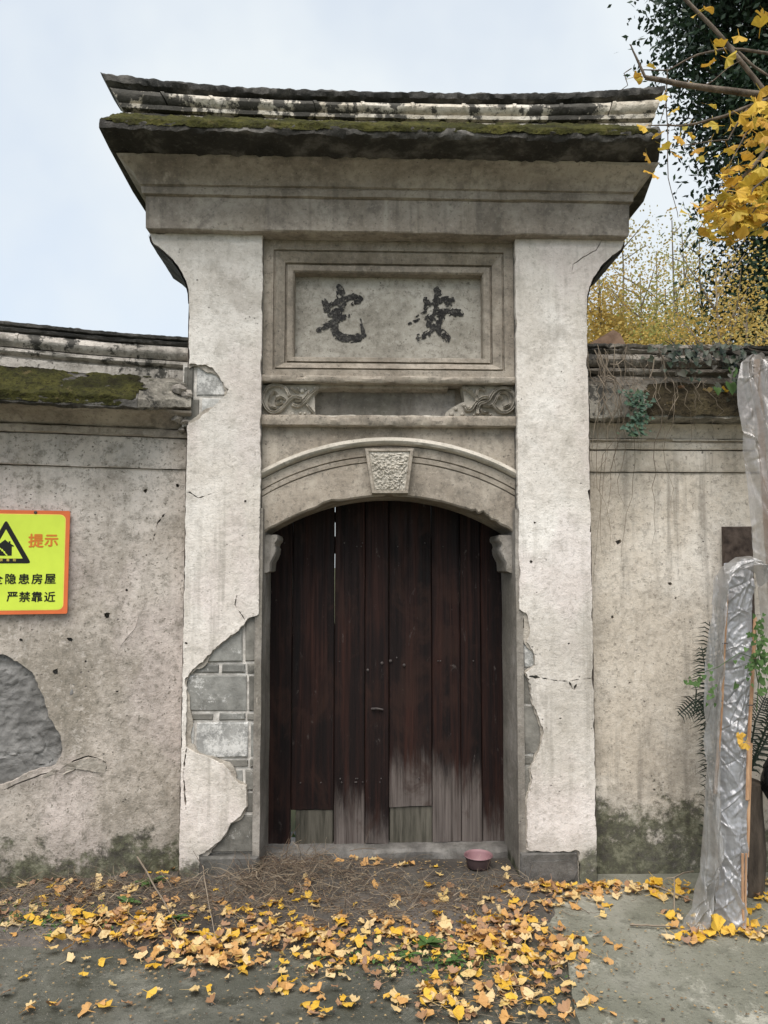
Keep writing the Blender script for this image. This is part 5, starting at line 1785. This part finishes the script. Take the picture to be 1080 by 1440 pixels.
for (x, y) in spots:
    key = (int(x / 0.05 + 100), int(y / 0.05 + 100))
    dens[key] = dens.get(key, 0) + 1
    z = leaf_z(x, y) + 0.008 + 0.006 * min(7, dens[key] - 1)
    r = rl.random()
    m = 'lf_yellow' if r < 0.22 else 'lf_pale' if r < 0.52 else 'lf_orange' if r < 0.77 else 'lf_brown'
    if x > 1.25 and rl.random() < .5:
        m = 'lf_yellow'
    sc = rl.uniform(0.022, 0.047) * (0.85 if m == 'lf_brown' else 1.0)
    tilt = rl.gauss(0, 0.16 + 0.06 * min(4, dens[key]))
    leaves.append((x, y, z, sc, m, rl.uniform(0, 6.28), tilt, rl.gauss(0, 0.25), rl.randrange(7)))
leaves += [(at(1005, 1302, -0.55).x, -0.55, 0.06, 0.075, 'lf_yellow', 0.6, 1.0, 0.1, 1), (gr(985, 1328).x, gr(985, 1328).y, 0.035, 0.058, 'lf_yellow', 1.2, 0.15, 0, 3)]
leaves.sort(key=lambda l: (l[0] - CAM[0]) ** 2 + (l[1] - CAM[1]) ** 2 + (6 if abs(l[0] - CAM[0] - 0.07) > 0.55 * (l[1] + 4.0) else 0))
CN = {'lf_yellow': 'golden', 'lf_pale': 'pale yellow', 'lf_orange': 'ochre', 'lf_brown': 'brown'}
rest = MB()
rest_m = []
MK = ['lf_yellow', 'lf_pale', 'lf_orange', 'lf_brown']
for i, (x, y, z, sc, m, rz, tx, ty, var) in enumerate(leaves):
    mat = Matrix.Translation((x, y, z)) @ Matrix.Rotation(rz, 4, 'Z') @ Matrix.Rotation(tx, 4, 'X') @ Matrix.Rotation(ty, 4, 'Y') @ Matrix.Translation((0, -0.45 * sc, 0)) @ Matrix.Diagonal((sc, sc, sc, 1))
    me = LM[m][var]
    if i < 300:
        if x > 1.2:
            zone = 'on the concrete at the foot of the plastic cover'
        elif x > 0.62 and y > -0.3:
            zone = 'along the foot of the right pillar and buff wall'
        elif x > 0.62:
            zone = 'on the pale concrete right of the soil bank'
        elif x > 0.25:
            zone = 'in the drift in front of the bowl' if y > -0.75 else 'on the nearest ground right of the green weeds'
        elif x > -0.3:
            zone = 'below the middle of the doorstep' if y > -0.6 else 'on the dark concrete before the doorway'
        elif x > -1.0:
            zone = 'in the drift below the left pillar' if y > -0.6 else 'on the dark concrete before the left pillar'
        else:
            zone = 'in the soil bank below the grey wall' if y > -0.5 else 'on the dark concrete below the grey wall'
        zone = ('tilted up ' if abs(tx) > 0.4 else 'flat ') + zone
        o = link('fallen_leaf', me, None, '%s ginkgo leaf lying %s' % (CN[m], zone), None, 'leaf', 'fallen ginkgo leaves in front of the gate')
        o.matrix_world = mat
    else:
        b = len(rest.v)
        rest.v += [tuple(mat @ v.co) for v in me.vertices]
        for p in me.polygons:
            rest.f.append(tuple(b + q for q in p.vertices))
            rest_m.append(MK.index(m))
if rest.f:
    me = rest.mesh('leaf_litter', [M[q] for q in MK], 60, False)
    me.polygons.foreach_set('material_index', rest_m)
    link('leaf_litter', me, None, kind='stuff', label='more fallen ginkgo leaves along the foot of the gate and walls')

# dry stems heaped before the doorstep
mb = MB()
rg = random.Random(8)
def stem(x, y, L, lean, z0=0.0, r=0.0012):
    a = rg.uniform(0, 6.28)
    d = Vector((math.cos(a) * math.cos(lean), math.sin(a) * math.cos(lean) * 0.6, math.sin(lean)))
    p = Vector((x, y, gz(x, y) + 0.004 + z0))
    pts = [p.copy()]
    for k in range(4):
        d = d + Vector((rg.gauss(0, .3), rg.gauss(0, .26), rg.gauss(-0.12, .24)))
        d.normalize()
        p = p + d * L / 4
        p.y = min(p.y, 0.29 if abs(p.x) < .65 else -0.02)
        p.z = max(p.z, gz(p.x, p.y) + 0.003)
        pts.append(p.copy())
    mb.tube(pts, r, r * 0.5, 3, False)
for (cx_, cy_, sx_, sy_, n, hz) in ((-0.52, -0.02, 0.13, 0.10, 620, .06), (-0.22, -0.12, 0.16, 0.09, 340, .04), (0.12, -0.22, 0.14, 0.08, 260, .03), (0.34, -0.26, 0.10, 0.08, 90, .015), (-0.1, 0.1, 0.28, 0.07, 70, .0), (-0.8, -0.2, 0.25, 0.1, 500, .02),
                                 (-1.4, -0.12, 0.3, 0.12, 700, .03), (-0.1, -0.32, 0.45, 0.08, 500, .02), (-1.8, -0.25, 0.2, 0.1, 250, .03), (0.55, -0.1, 0.1, 0.08, 120, .01), (0.35, -1.0, 0.2, 0.1, 130, 0.0), (1.4, -0.02, 0.25, 0.05, 90, 0.0)):
    for _ in range(n):
        x, y = rg.gauss(cx_, sx_), rg.gauss(cy_, sy_)
        if y > 0.27 or y < -1.3:
            continue
        if not -0.64 < x < 0.64 and y > -0.03 and x < 1.08:
            y = -0.03 - rg.random() * .1
        stem(x, y, rg.uniform(0.03, 0.16) * (1.5 if rg.random() < .1 else 1), rg.uniform(-0.1, 0.75) * (1 if hz else .2), rg.random() * hz, rg.choice((.0006, .0008, .0008, .0011, .002)))
mb.build('dry_grass', M['dry'], None, 0, False, kind='stuff', label='heap of dry brown stems below the doorstep')
# loose crumbs of plaster, grit
mb = MB()
for _ in range(1500):
    x, y = rg.uniform(-2, 2), rg.uniform(-1.4, 0.05)
    r = rg.uniform(0.001, 0.0035) * (1.8 if rg.random() < .04 else 1)
    z = leaf_z(x, y) if x < .66 else 0.012
    if y > -0.03 and abs(x) > .64:
        continue
    b = len(mb.v)
    for k in range(5):
        a_ = k * 1.2566
        mb.v.append((x + r * math.cos(a_) * rg.uniform(.7, 1.3), y + r * math.sin(a_) * rg.uniform(.7, 1.3), z - 0.001))
    mb.v.append((x, y, z + r * 0.9))
    for k in range(5):
        mb.f.append((b + k, b + (k + 1) % 5, b + 5))
mb.build('grit', M['soilgrit'], None, 0, False, kind='stuff')

mb = MB()
for _ in range(4200):
    k = rg.random()
    px, py = (rg.uniform(-20, 1100), rg.uniform(1290, 1450)) if k < .4 else (rg.gauss(420, 220), rg.gauss(1335, 26)) if k < .75 else (rg.gauss(690, 70), rg.gauss(1360, 40))
    p = gr(px, py)
    if rg.random() < .45:
        p = Vector((rg.uniform(-1.9, .7), rg.uniform(-.55, .25), 0))
    if p.y > -0.05 and abs(p.x) > .63:
        continue
    r = rg.uniform(.002, .010)
    a_ = rg.uniform(0, 6.28)
    z = leaf_z(p.x, p.y) + 0.002
    b = len(mb.v)
    for q in range(4):
        e = rg.uniform(.4, 1.2) * r
        mb.v.append((p.x + e * math.cos(a_ + q * 1.57), p.y + e * math.sin(a_ + q * 1.57), z + rg.uniform(0, .004)))
    mb.f.append((b, b + 1, b + 2, b + 3))
mb.build('leaf_crumbs', M['crumb'], None, 0, False, kind='stuff')
# bigger dead twigs, each its own
def twig(px0, py0, px1, py1, r, z0, z1, label):
    a, b = gr(px0, py0), gr(px1, py1)
    mb = MB()
    pts = []
    for k in range(9):
        t = k / 8
        p = lerp(a, b, t)
        pts.append((p.x + 0.006 * nz3(t * 5, px0), p.y + 0.006 * nz3(t * 5, px1), leaf_z(p.x, min(p.y, 0)) + r + z0 + (z1 - z0) * t + 0.004 * nz3(t * 6, py0)))
    mb.tube(pts, r, r * 0.6, 6)
    mb.build('dead_twig', M['root'], None, 50, label=label, category='twig')
twig(192, 1252, 248, 1310, 0.0045, 0.09, 0.01, 'long pale stick leaning over the soil bank left of the gate')
twig(282, 1250, 304, 1330, 0.003, 0.05, 0.01, 'thin pale twig standing out of the leaves below the left pillar')
twig(886, 1309, 950, 1312, 0.005, 0.004, 0.004, 'dark twig lying on the pale concrete before the plastic curtain')
twig(915, 1255, 980, 1278, 0.004, 0.02, 0.01, 'brown twig lying at the foot of the buff wall')
mb = MB()
a = gr(948, 1290); 
mb.tube([(a.x, a.y, 0.02), (a.x + 0.012, a.y + 0.02, 0.10), (a.x + 0.03, a.y + 0.06, 0.155), (a.x + 0.09, a.y + 0.09, 0.165), (a.x + 0.15, a.y + 0.12, 0.16)], 0.0045, 0.003, 6)
mb.tube([(a.x + 0.03, a.y + 0.06, 0.155), (a.x - 0.0, a.y + 0.07, 0.150), (a.x - 0.02, a.y + 0.08, 0.13)], 0.003, 0.002, 5)
mb.build('dead_twig', M['root'], None, 50, label='bent grey twig arching up beside the plastic curtain', category='twig')

# green weeds
def weed(px, py, n, L, label, up_=0.5):
    p = gr(px, py)
    t = thing('weed', label, 'weed', (p.x, p.y, gz(p.x, p.y)), 0, 'green weeds in the soil bank')
    for k in range(n):
        a_ = U(0, 6.28)
        l = L * U(.6, 1.2)
        m = MB()
        d = Vector((math.cos(a_), math.sin(a_) * .8, up_ * U(.2, 1.2)))
        sd_ = Vector((-math.sin(a_), math.cos(a_), 0)) * l * U(.12, .2)
        rows = []
        for q in range(6):
            t_ = q / 5
            c = d * l * t_ + Vector((0, 0, -0.35 * l * t_ * t_ + 0.012))
            w_ = math.sin(math.pi * min(1, 0.08 + t_ * 0.92)) * (1 + 0.25 * (q % 2))
            rows.append([c - sd_ * w_ + Vector((0, 0, 0.004)), c, c + sd_ * w_ + Vector((0, 0, 0.004))])
        m.grid(rows)
        m.build('leaf', M['lf_vine'], t, 60, False)
for (px, py, n, L, lab) in ((178, 1284, 9, 0.075, 'low green weed between leaf drifts left of the gate'), (212, 1262, 7, 0.085, 'upright green weed at the corner of grey wall and left pillar'),
                            (252, 1300, 7, 0.06, 'small green weed beside the long pale stick'), (600, 1332, 10, 0.085, 'largest green weed, between leaves in front of the doorstep'), (575, 1348, 8, 0.06, 'flat green weed just left of the largest one'),
                            (640, 1356, 8, 0.05, 'low green weed in the leaves below the bowl'), (413, 1165, 8, 0.045, 'tiny green weed growing through the gap in the left door leaf')):
    if px == 413:
        o_ = weed(px, 1192, n, L, lab, 1.4)
    else:
        weed(px, py, n, L, lab)
# low weeds along road edge
mb = MB()
for _ in range(900):
    px, py = rg.gauss(610, 70), rg.gauss(1350, 12)
    if rg.random() < .5:
        px, py = rg.gauss(40, 60), rg.gauss(1300, 8)
    p = gr(px, py)
    a_ = rg.uniform(0, 6.28); l = rg.uniform(.008, .022)
    z = leaf_z(p.x, p.y) + 0.004
    b = len(mb.v)
    d = Vector((math.cos(a_), math.sin(a_), .5)) * l
    s_ = Vector((-math.sin(a_), math.cos(a_), 0)) * l * .35
    c = Vector((p.x, p.y, z))
    for q in (c, c + d * .5 + s_, c + d, c + d * .5 - s_):
        mb.v.append(tuple(q))
    mb.f.append((b, b + 1, b + 2, b + 3))
mb.build('ground_weeds', M['lf_vine'], None, 0, False, kind='stuff')

# ================================================================== CREEPERS ON THE RIGHT WALL
dead = thing('dry_creeper', 'tangle of dry hanging stems on the coping of the buff wall beside the pillar', 'creeper', (1.1, 0.05, 2.5))
od = Vector((1.1, 0.05, 2.5))
rc = random.Random(3)
for k in range(34):
    px = 836 + abs(rc.gauss(0, 1)) * 45 if k < 26 else rc.uniform(850, 990)
    L = rc.uniform(0.3, 1.25) if k < 26 else rc.uniform(.15, .5)
    p = at(px, 487 + rc.uniform(-4, 30), 0.05)
    pts = []
    z = p.z
    x = p.x
    n = 14
    for q in range(n):
        t = q / (n - 1)
        zz = z - L * t
        o_ = 0.07 + 0.03 * nz3(k, t * 3)
        if 2.43 < zz < 2.62:
            o_ = 0.19 + 0.02 * nz3(k, t * 2)
        elif zz <= 2.43:
            o_ = 0.05 + 0.10 * sm(2.0, 2.43, zz) + 0.012 * nz3(k, t * 3)
        x += 0.018 * rc.gauss(0, 1)
        x = max(x, 1.075)
        pts.append(Vector((x, 0.12 - o_, zz)) - od)
    m = MB(); m.tube(pts, rc.uniform(.0016, .0036), 0.0008, 4, False)
    m.build('stem', M['root'], dead, 60, False)
for pts in ([(1150 / 4.5 + 820, 0)],):
    pass
for lst in ([(882, 487), (878, 505), (868, 513), (858, 512)], [(926, 490), (934, 510), (936, 535), (936, 545), (944, 552)], [(920, 505), (918, 520), (913, 532)], [(842, 492), (850, 515), (866, 535), (884, 556)], [(836, 492), (850, 520), (848, 560), (862, 590)]):
    m = MB(); m.tube([at(a, b, -0.03) - od for a, b in lst], 0.004, 0.003, 5, False)
    m.build('stem', M['root'], dead, 60, False)

def heart_leaf(mb, c, s, d, nrm):
    """a pointed heart-shaped leaf from c along d, lying across nrm"""
    d = d.normalized()
    sd_ = d.cross(nrm).normalized()
    nn = sd_.cross(d)
    b = len(mb.v)
    for (u, v, h) in ((0, 0.12, 0), (-.34, -.06, .05), (-.46, .22, .08), (-.30, .60, .05), (0, 1, -.06), (.30, .60, .05), (.46, .22, .08), (.34, -.06, .05), (0, .5, -.03)):
        mb.v.append(tuple(c + sd_ * u * s + d * v * s + nn * h * s))
    for k in range(8):
        mb.f.append((b + 8, b + k, b + (k + 1) % 8))
ivy = thing('ivy', 'dark glossy ivy trailing over the coping of the buff wall', 'creeper', (1.7, 0.0, 2.6))
oi = Vector((1.7, 0.0, 2.6))
for k in range(12):
    px = rc.uniform(930, 1050)
    m = MB()
    p = at(px, 484, 0.05)
    pts = [p + Vector((rc.gauss(0, .05) * q, -0.02 * q, -0.05 * q + 0.02)) for q in range(5)]
    m.tube([q - oi for q in pts], 0.003, 0.0015, 4, False)
    m.build('stem', M['bark_d'], ivy, 60, False)
for k in range(190):
    px, py = rc.gauss(985, 42), 490 + abs(rc.gauss(0, 20)) - 8
    if rc.random() < 0.25:
        px, py = rc.gauss(1032, 14), rc.gauss(520, 16)
    if px > 1062 or px < 905:
        continue
    c = at(px, py, 0.02 - rc.uniform(0, .10) - 0.05 * (py > 520)) - oi
    m = MB()
    heart_leaf(m, c, rc.uniform(.02, .048), Vector((rc.gauss(0, .6), -0.3, -0.7)), Vector((rc.gauss(0, .4), -1, 0.5)).normalized())
    m.build('leaf', M['lf_ivy'], ivy, 60, False)
for (px, py, s) in ((1027, 545, .075), (1030, 525, .06), (1008, 552, .05)):
    m = MB(); heart_leaf(m, at(px, py - 8, -0.07) - oi, s, Vector((.05, -.2, -1)), Vector((.1, -1, .2))); m.build('leaf', M['lf_vine'], ivy, 60, False)
fern = thing('creeper_clump', 'blue-green clump of small leaves hanging over the right coping edge', 'creeper', (1.33, -0.06, 2.5))
of = Vector((1.33, -0.06, 2.5))
m_ = MB()
for k in range(170):
    px = 893 + rc.gauss(0, 9) + 4
    py = rc.uniform(548, 612)
    px += 5 * math.sin(py * .1)
    c = at(px, py, -0.06 - rc.uniform(0, .03)) - of
    heart_leaf(m_, c, rc.uniform(.012, .03), Vector((rc.gauss(0, .8), -0.4, -0.5)), Vector((rc.gauss(0, .5), -1, .4)).normalized())
m_.build('foliage', M['lf_fern'], fern, 60, False)
m_ = MB()
for k in range(10):
    px = 893 + rc.gauss(0, 6)
    m_.tube([at(px, 545, 0.0) - of, at(px + rc.gauss(0, 4), 575, -0.07) - of, at(px + rc.gauss(2, 6), 612 + rc.uniform(0, 25), -0.04) - of], 0.002, 0.0008, 4, False)
m_.build('stem', M['root'], fern, 60, False)
# leaves fallen on the right coping
for (px, py, s, m, lab) in ((998, 552, .04, 'lf_pale', 'pale ginkgo leaf lying left of two on the mossy right coping'), (1022, 552, .06, 'lf_yellow', 'golden ginkgo leaf lying on the mossy right coping by the film'), (955, 546, .03, 'lf_brown', 'withered leaf on a twig on the mossy right coping')):
    p = at(px, py, 0.06)
    o = link('fallen_leaf', LM[m][2], None, lab, None, 'leaf')
    p = at(px, py, 0.0)
    o.matrix_world = Matrix.Translation(p) @ Matrix.Rotation(U(0, 6), 4, 'Z') @ Matrix.Rotation(0.5, 4, 'X') @ Matrix.Diagonal((s, s, s, 1))

vine = thing('vine', 'fresh green vine climbing on the plastic cover', 'creeper', (1.62, -0.45, 0.7))
ov = Vector((1.62, -0.45, 0.7))
m_ = MB()
m_.tube([at(1066, 960, -0.48) - ov, at(1060, 925, -0.50) - ov, at(1040, 918, -0.52) - ov, at(1010, 938, -0.50) - ov, at(975, 950, -0.45) - ov], 0.0025, 0.0012, 5, False)
m_.tube([at(1064, 1000, -0.46) - ov, at(1068, 940, -0.48) - ov, at(1062, 880, -0.48) - ov], 0.0025, 0.0012, 5, False)
m_.build('stem', M['lf_vine'], vine, 60, False)
for (cx_, cy_, sx_, sy_, n, s) in ((1068, 905, 7, 22, 60, .022), (1062, 930, 12, 10, 24, .02), (975, 952, 8, 4, 9, .022), (1000, 965, 5, 18, 12, .02), (1036, 960, 1, 1, 1, .04), (1072, 960, 6, 20, 18, .022)):
    for k in range(n):
        c = at(rc.gauss(cx_, sx_), rc.gauss(cy_, sy_), -0.50 - rc.uniform(0, .05)) - ov
        m = MB()
        heart_leaf(m, c, s * rc.uniform(.7, 1.4), Vector((rc.gauss(0, .7), -.2, -.7)), Vector((rc.gauss(0, .5), -1, .3)).normalized())
        m.build('leaf', M['lf_vine'], vine, 60, False)
p = at(1045, 1040, -0.52)
for k in range(3):
    o = link('fallen_leaf', LM['lf_yellow'][k], None, 'yellow ginkgo leaf caught on the right bamboo strip of the plastic cover', None, 'leaf', 'ginkgo leaves caught on the bamboo strip')
    o.matrix_world = Matrix.Translation((p.x + 0.008 * k - .008, p.y - 0.004 * k, p.z - 0.006 * k)) @ Matrix.Rotation(R(80), 4, 'X') @ Matrix.Rotation(k * 1.4, 4, 'Z') @ Matrix.Diagonal((.034, .034, .034, 1))

# ================================================================== GINKGO BRANCH ABOVE
gk = thing('ginkgo_tree', 'ginkgo tree whose branches with golden leaves reach over the roof end', 'tree', (2.75, -1.3, 0))
og = Vector((2.75, -1.3, 0))
K = 3.857
def bp(x, y, Y=-1.45):
    return at(800 + x / K, y / K, Y) - og
mb = MB()
mb.tube([(0, 0, -0.02), (0.02, 0.02, 0.9), (-0.02, 0, 1.9), (-0.10, -0.02, 2.9), (-0.14, 0, 4.0), (-0.1, 0, 5.2)], 0.14, 0.06, 12)
mb.build('trunk', M['bark'], gk, 60)
def limb(pts, r0, r1, Y=-1.45):
    m = MB()
    q = [p if isinstance(p, Vector) else bp(*p, Y) for p in pts]
    out = []
    for i in range(len(q) - 1):
        for k in range(4):
            t = k / 4
            p = lerp(q[i], q[i + 1], t)
            out.append(p + Vector((nz3(p.x * 9, p.z * 9), nz3(p.x * 9, p.z * 9, 4), nz3(p.x * 9, p.z * 9, 8))) * 0.006)
    out.append(q[-1])
    m.tube(out, r0, r1, 7)
    m.build('branch', M['bark'], gk, 60)
limb([Vector((-0.10, 0, 2.75)), Vector((-0.55, -0.1, 3.0)), (1040, 515), (850, 492), (650, 465), (520, 440), (415, 420)], 0.015, 0.008)
limb([(415, 418), (370, 330), (345, 280), (330, 240)], 0.005, 0.002)
limb([Vector((-0.55, -0.1, 3.0)), (1060, 500), (1010, 430), (930, 330), (850, 230), (760, 130), (640, 0), (560, -90)], 0.010, 0.006, -1.40)
limb([Vector((-0.13, 0, 3.4)), (1080, 292), (950, 266), (850, 262), (700, 300), (540, 380), (400, 378)], 0.007, 0.002, -1.35)
limb([(850, 230), (920, 290), (1000, 360), (1090, 420), Vector((-0.12, 0, 3.1))], 0.006, 0.004, -1.2)
limb([Vector((-0.10, 0, 2.7)), (1085, 540), (970, 580), (850, 630), (700, 665), (600, 680), (430, 682)], 0.009, 0.002, -1.5)
limb([Vector((-0.08, 0, 2.6)), (1080, 800), (1000, 900), (920, 985), (860, 1040), (780, 1090), (690, 1140)], 0.008, 0.002, -1.55)
limb([(860, 1040), (830, 1120), (760, 1180), (700, 1240)], 0.003, 0.001, -1.55)
limb([(1080, 960), (1000, 1020), (960, 1100), (880, 1180), (820, 1240)], 0.004, 0.001, -1.6)
limb([(1080, 1050), (1010, 1130), (950, 1210)], 0.004, 0.001, -1.5)
limb([(530, 380), (534, 560), (536, 800), (540, 960), (570, 1080), (592, 1180)], 0.0022, 0.001, -1.45)
limb([(970, 580), (900, 690), (860, 760), (700, 780), (560, 790)], 0.004, 0.001, -1.5)
limb([(1000, 640), (940, 760), (870, 900), (800, 1060)], 0.003, 0.001, -1.5)
limb([(540, 540), (510, 620), (480, 690)], 0.002, 0.001, -1.45)
limb([(340, 375), (300, 400), (320, 460), (270, 490)], 0.002, 0.001, -1.45)
limb([(700, 480), (780, 440), (860, 370), (930, 330)], 0.003, 0.001, -1.42)
hl = []
rh = random.Random(21)
singles = [(510, 522, 1.0), (565, 600, 1.0), (405, 690, 1.0), (425, 845, 1.1), (450, 945, 1.2), (490, 730, 1.0), (530, 800, 1.0), (515, 790, .9), (600, 750, 1.0), (655, 725, 1.0), (640, 685, .9), (580, 840, .9), (690, 815, 1.1),
           (720, 850, .8), (555, 1135, .8), (680, 1110, .9), (640, 1160, 1.0), (770, 570, 1.0), (760, 350, 1.0), (865, 320, 1.2), (830, 240, 1.2), (925, 205, 1.1), (790, 255, 1.0), (700, 70, 1.0), (750, 45, 1.0), (660, 450, .7),
           (365, 415, 1.1), (370, 430, .9), (435, 360, 1.0), (1050, 90, 1.3), (1040, 130, 1.2), (1070, 70, 1.0), (800, 680, 1.1), (770, 670, 1.0), (880, 650, 1.1), (940, 630, 1.0), (870, 700, .9), (770, 760, .9), (870, 815, 1.3), (900, 790, 1.0),
           (830, 830, 1.0), (970, 830, 1.2), (960, 860, 1.1), (955, 900, 1.2), (990, 770, 1.0)]
for x, y, s in singles:
    hl.append((x, y, s))
for (cx_, cy_, sx_, sy_, n, s) in ((1040, 560, 40, 30, 16, 1.1), (1040, 640, 40, 30, 14, 1.1), (1060, 760, 30, 30, 12, 1.1), (980, 690, 36, 26, 9, 1.0), (880, 970, 34, 24, 10, 1.1), (1010, 980, 46, 26, 16, 1.2), (930, 1050, 60, 30, 22, 1.2),
                                  (850, 1110, 60, 36, 24, 1.2), (980, 1140, 60, 40, 32, 1.25), (900, 1190, 60, 30, 24, 1.25), (800, 1210, 50, 26, 16, 1.2), (850, 1255, 40, 20, 9, 1.25), (740, 1160, 30, 20, 7, 1.0), (1060, 1130, 24, 50, 14, 1.2)):
    for _ in range(n):
        hl.append((rh.gauss(cx_, sx_ * 1.15), rh.gauss(cy_, sy_ * 1.5), s * rh.uniform(.75, 1.15)))
for i, (x, y, s) in enumerate(hl):
    p = bp(x, y, -1.50 + rh.gauss(0, .11))
    o = link('leaf', HM[rh.randrange(8)], gk)
    k = 0.033 * s
    o.matrix_local = Matrix.Translation(p) @ Matrix.Rotation(rh.gauss(0, 0.7), 4, 'Z') @ Matrix.Rotation(R(-150) + rh.gauss(0.1, .45), 4, 'X') @ Matrix.Rotation(rh.gauss(0, .5), 4, 'Y') @ Matrix.Rotation(rh.gauss(0, .6), 4, 'Z') @ Matrix.Translation((0, -0.3 * k, 0)) @ Matrix.Diagonal((k, k, k, 1))

# ================================================================== TREES BEHIND
def leafq(mb, c, L, wd, rnd, down=0.3):
    d = Vector((rnd.gauss(0, 1), rnd.gauss(0, 1), rnd.gauss(-down, .7)))
    if d.length < .01:
        d = Vector((1, 0, 0))
    d.normalize()
    s_ = d.cross(Vector((rnd.gauss(0, 1), rnd.gauss(0, 1), rnd.gauss(0, 1))))
    if s_.length < .01:
        s_ = Vector((0, 1, 0))
    s_.normalize()
    b = len(mb.v)
    for q in (c, c + d * L * .45 + s_ * wd, c + d * L, c + d * L * .45 - s_ * wd):
        mb.v.append(tuple(q))
    mb.f.append((b, b + 1, b + 2, b + 3))
def sapling(px, top, D, mat, n, label, bare, seed, spread=0.9, lsz=.047):
    rnd = random.Random(seed)
    Y = D - 4.0
    base_ = at(px, 795, Y)
    h = at(px, top, Y).z
    t = thing('sapling', label, 'tree', (base_.x, Y, -0.1), 0, 'thin trees behind the buff wall')
    mt = MB()
    pts = [Vector((0.10 * nz3(z * .5, seed), 0.10 * nz3(z * .5, seed + 9), z)) for z in (h * k / 12 for k in range(13))]
    mt.tube(pts, 0.018 + 0.006 * h, 0.008, 6)
    mt.build('trunk', M['bark_l'], t, 60)
    ml, mc = MB(), MB()
    for k in range(26):
        z = h * rnd.uniform(0.22, 0.97)
        i = min(11, int(z / h * 12))
        p = lerp(pts[i], pts[i + 1], z / h * 12 - i)
        a_ = rnd.uniform(0, 6.28)
        L = spread * (1.15 - z / h) * rnd.uniform(.6, 1.5) + .25
        d = Vector((math.cos(a_), math.sin(a_), rnd.uniform(.5, 1.3))).normalized()
        q = [p]
        for s in range(4):
            d = (d + Vector((rnd.gauss(0, .15), rnd.gauss(0, .15), rnd.gauss(.05, .1)))).normalized()
            q.append(q[-1] + d * L / 4)
        ml.tube(q, 0.013, 0.003, 4, False)
        for s in range(int(n * 8.5 / 26)):
            u = rnd.random() ** .7 * 3.99
            c = lerp(q[int(u)], q[int(u) + 1], u % 1)
            if rnd.random() < (0.86 if c.z / h > bare else 0.35 * sm(bare - .3, bare, c.z / h)):
                continue
            leafq(mc, c + Vector((rnd.gauss(0, .18), rnd.gauss(0, .18), rnd.gauss(-.02, .14))), rnd.uniform(.6, 1.3) * lsz * (0.65 if D < 8 else 1), lsz * (.24 if D < 8 else .36), rnd)
    ml.build('limb', M['bark_l'], t, 0, False, kind='stuff')
    mc.build('crown', M[mat], t, 0, False)
sapling(848, 360, 10.5, 'lf_sap2', 2200, 'golden-leaved thin tree nearest the gate pillar behind the buff wall', 0.9, 1)
sapling(886, 318, 11.0, 'lf_sap', 3000, 'yellow-green forked tree with a visible trunk behind the creeper-covered wall', 0.82, 2, 1.1)
sapling(932, 345, 12.5, 'lf_sap', 2600, 'middle yellow-green tree with sparse top behind the buff wall', 0.75, 3, 1.0)
sapling(958, 300, 11.5, 'lf_sap3', 1500, 'tallest nearly bare slender tree behind the buff wall', 0.52, 4, .8)
sapling(975, 312, 12.2, 'lf_sap3', 1500, 'second slender bare-topped tree, just right of the tallest', 0.55, 5, .8)
sapling(996, 330, 11.2, 'lf_sap', 2600, 'bushy yellow-green tree left of the dark evergreen', 0.8, 6, 1.1)
sapling(1020, 365, 6.9, 'lf_sap2', 3000, 'golden tree in front of the dark evergreen', 0.95, 7, 1.2)
sapling(1062, 415, 6.7, 'lf_sap', 2600, 'low yellow tree under the dark evergreen crown', 0.95, 8, 1.2)
sapling(908, 375, 9.8, 'lf_sap2', 2600, 'low golden tree close behind the coping with the broken tile', 0.9, 9, 1.1)
sapling(1115, 380, 11.5, 'lf_sap', 2600, 'yellow tree at the far end behind the buff wall', 0.9, 10, 1.1)
sapling(950, 395, 9.6, 'lf_sap3', 2400, 'low greenish bush-like tree above the ivy', 0.95, 11, 1.2)

ev = thing('evergreen_tree', 'dense dark evergreen tree rising behind the golden leaves', 'tree', (4.85, 4.6, -0.1))
oe = Vector((4.75, 4.6, -0.1))
re_ = random.Random(77)
mt = MB()
mt.tube([(0, 0, 0), (0.05, 0, 2), (-0.03, .05, 4), (0.05, 0, 6), (0, 0, 9)], 0.19, 0.04, 10)
mt.build('trunk', M['bark_d'], ev, 60)
ml, mc = MB(), MB()
# clump centres in sight directions so that the crown has its own ragged outline; depth varies freely
cl = []
for _ in range(230):
    t = re_.random()
    z = lerp(3.6, 10.5, t)
    rad = 1.38 * (0.75 + 0.25 * math.sin(t * 9 + 1)) * (1 if z > 5.4 else 0.85)
    a_ = re_.uniform(0, 6.28)
    r = rad * math.sqrt(re_.random())
    if z < 5.7 and math.cos(a_) * r < (-0.15 if z > 4.9 else -0.5):
        continue
    cl.append(Vector((r * math.cos(a_), r * math.sin(a_), z)))
for _ in range(45):
    cl.append(Vector((re_.uniform(-.42, 1.0), re_.uniform(-1, 1), re_.uniform(3.7, 5.5))))
for c in cl:
    if re_.random() < .5:
        ml.tube([(0, 0, max(1.5, c.z - 1.0)), lerp(Vector((0, 0, c.z - .6)), c, .6), c], 0.025, 0.006, 4, False)
    for _ in range(330):
        p = c + Vector((re_.gauss(0, .26), re_.gauss(0, .26), re_.gauss(0, .22)))
        leafq(mc, p, re_.uniform(.06, .115), .021, re_, 0.7)
ml.build('limb', M['bark_d'], ev, 0, False, kind='stuff')
mc.build('crown', M['lf_dark'], ev, 0, False)
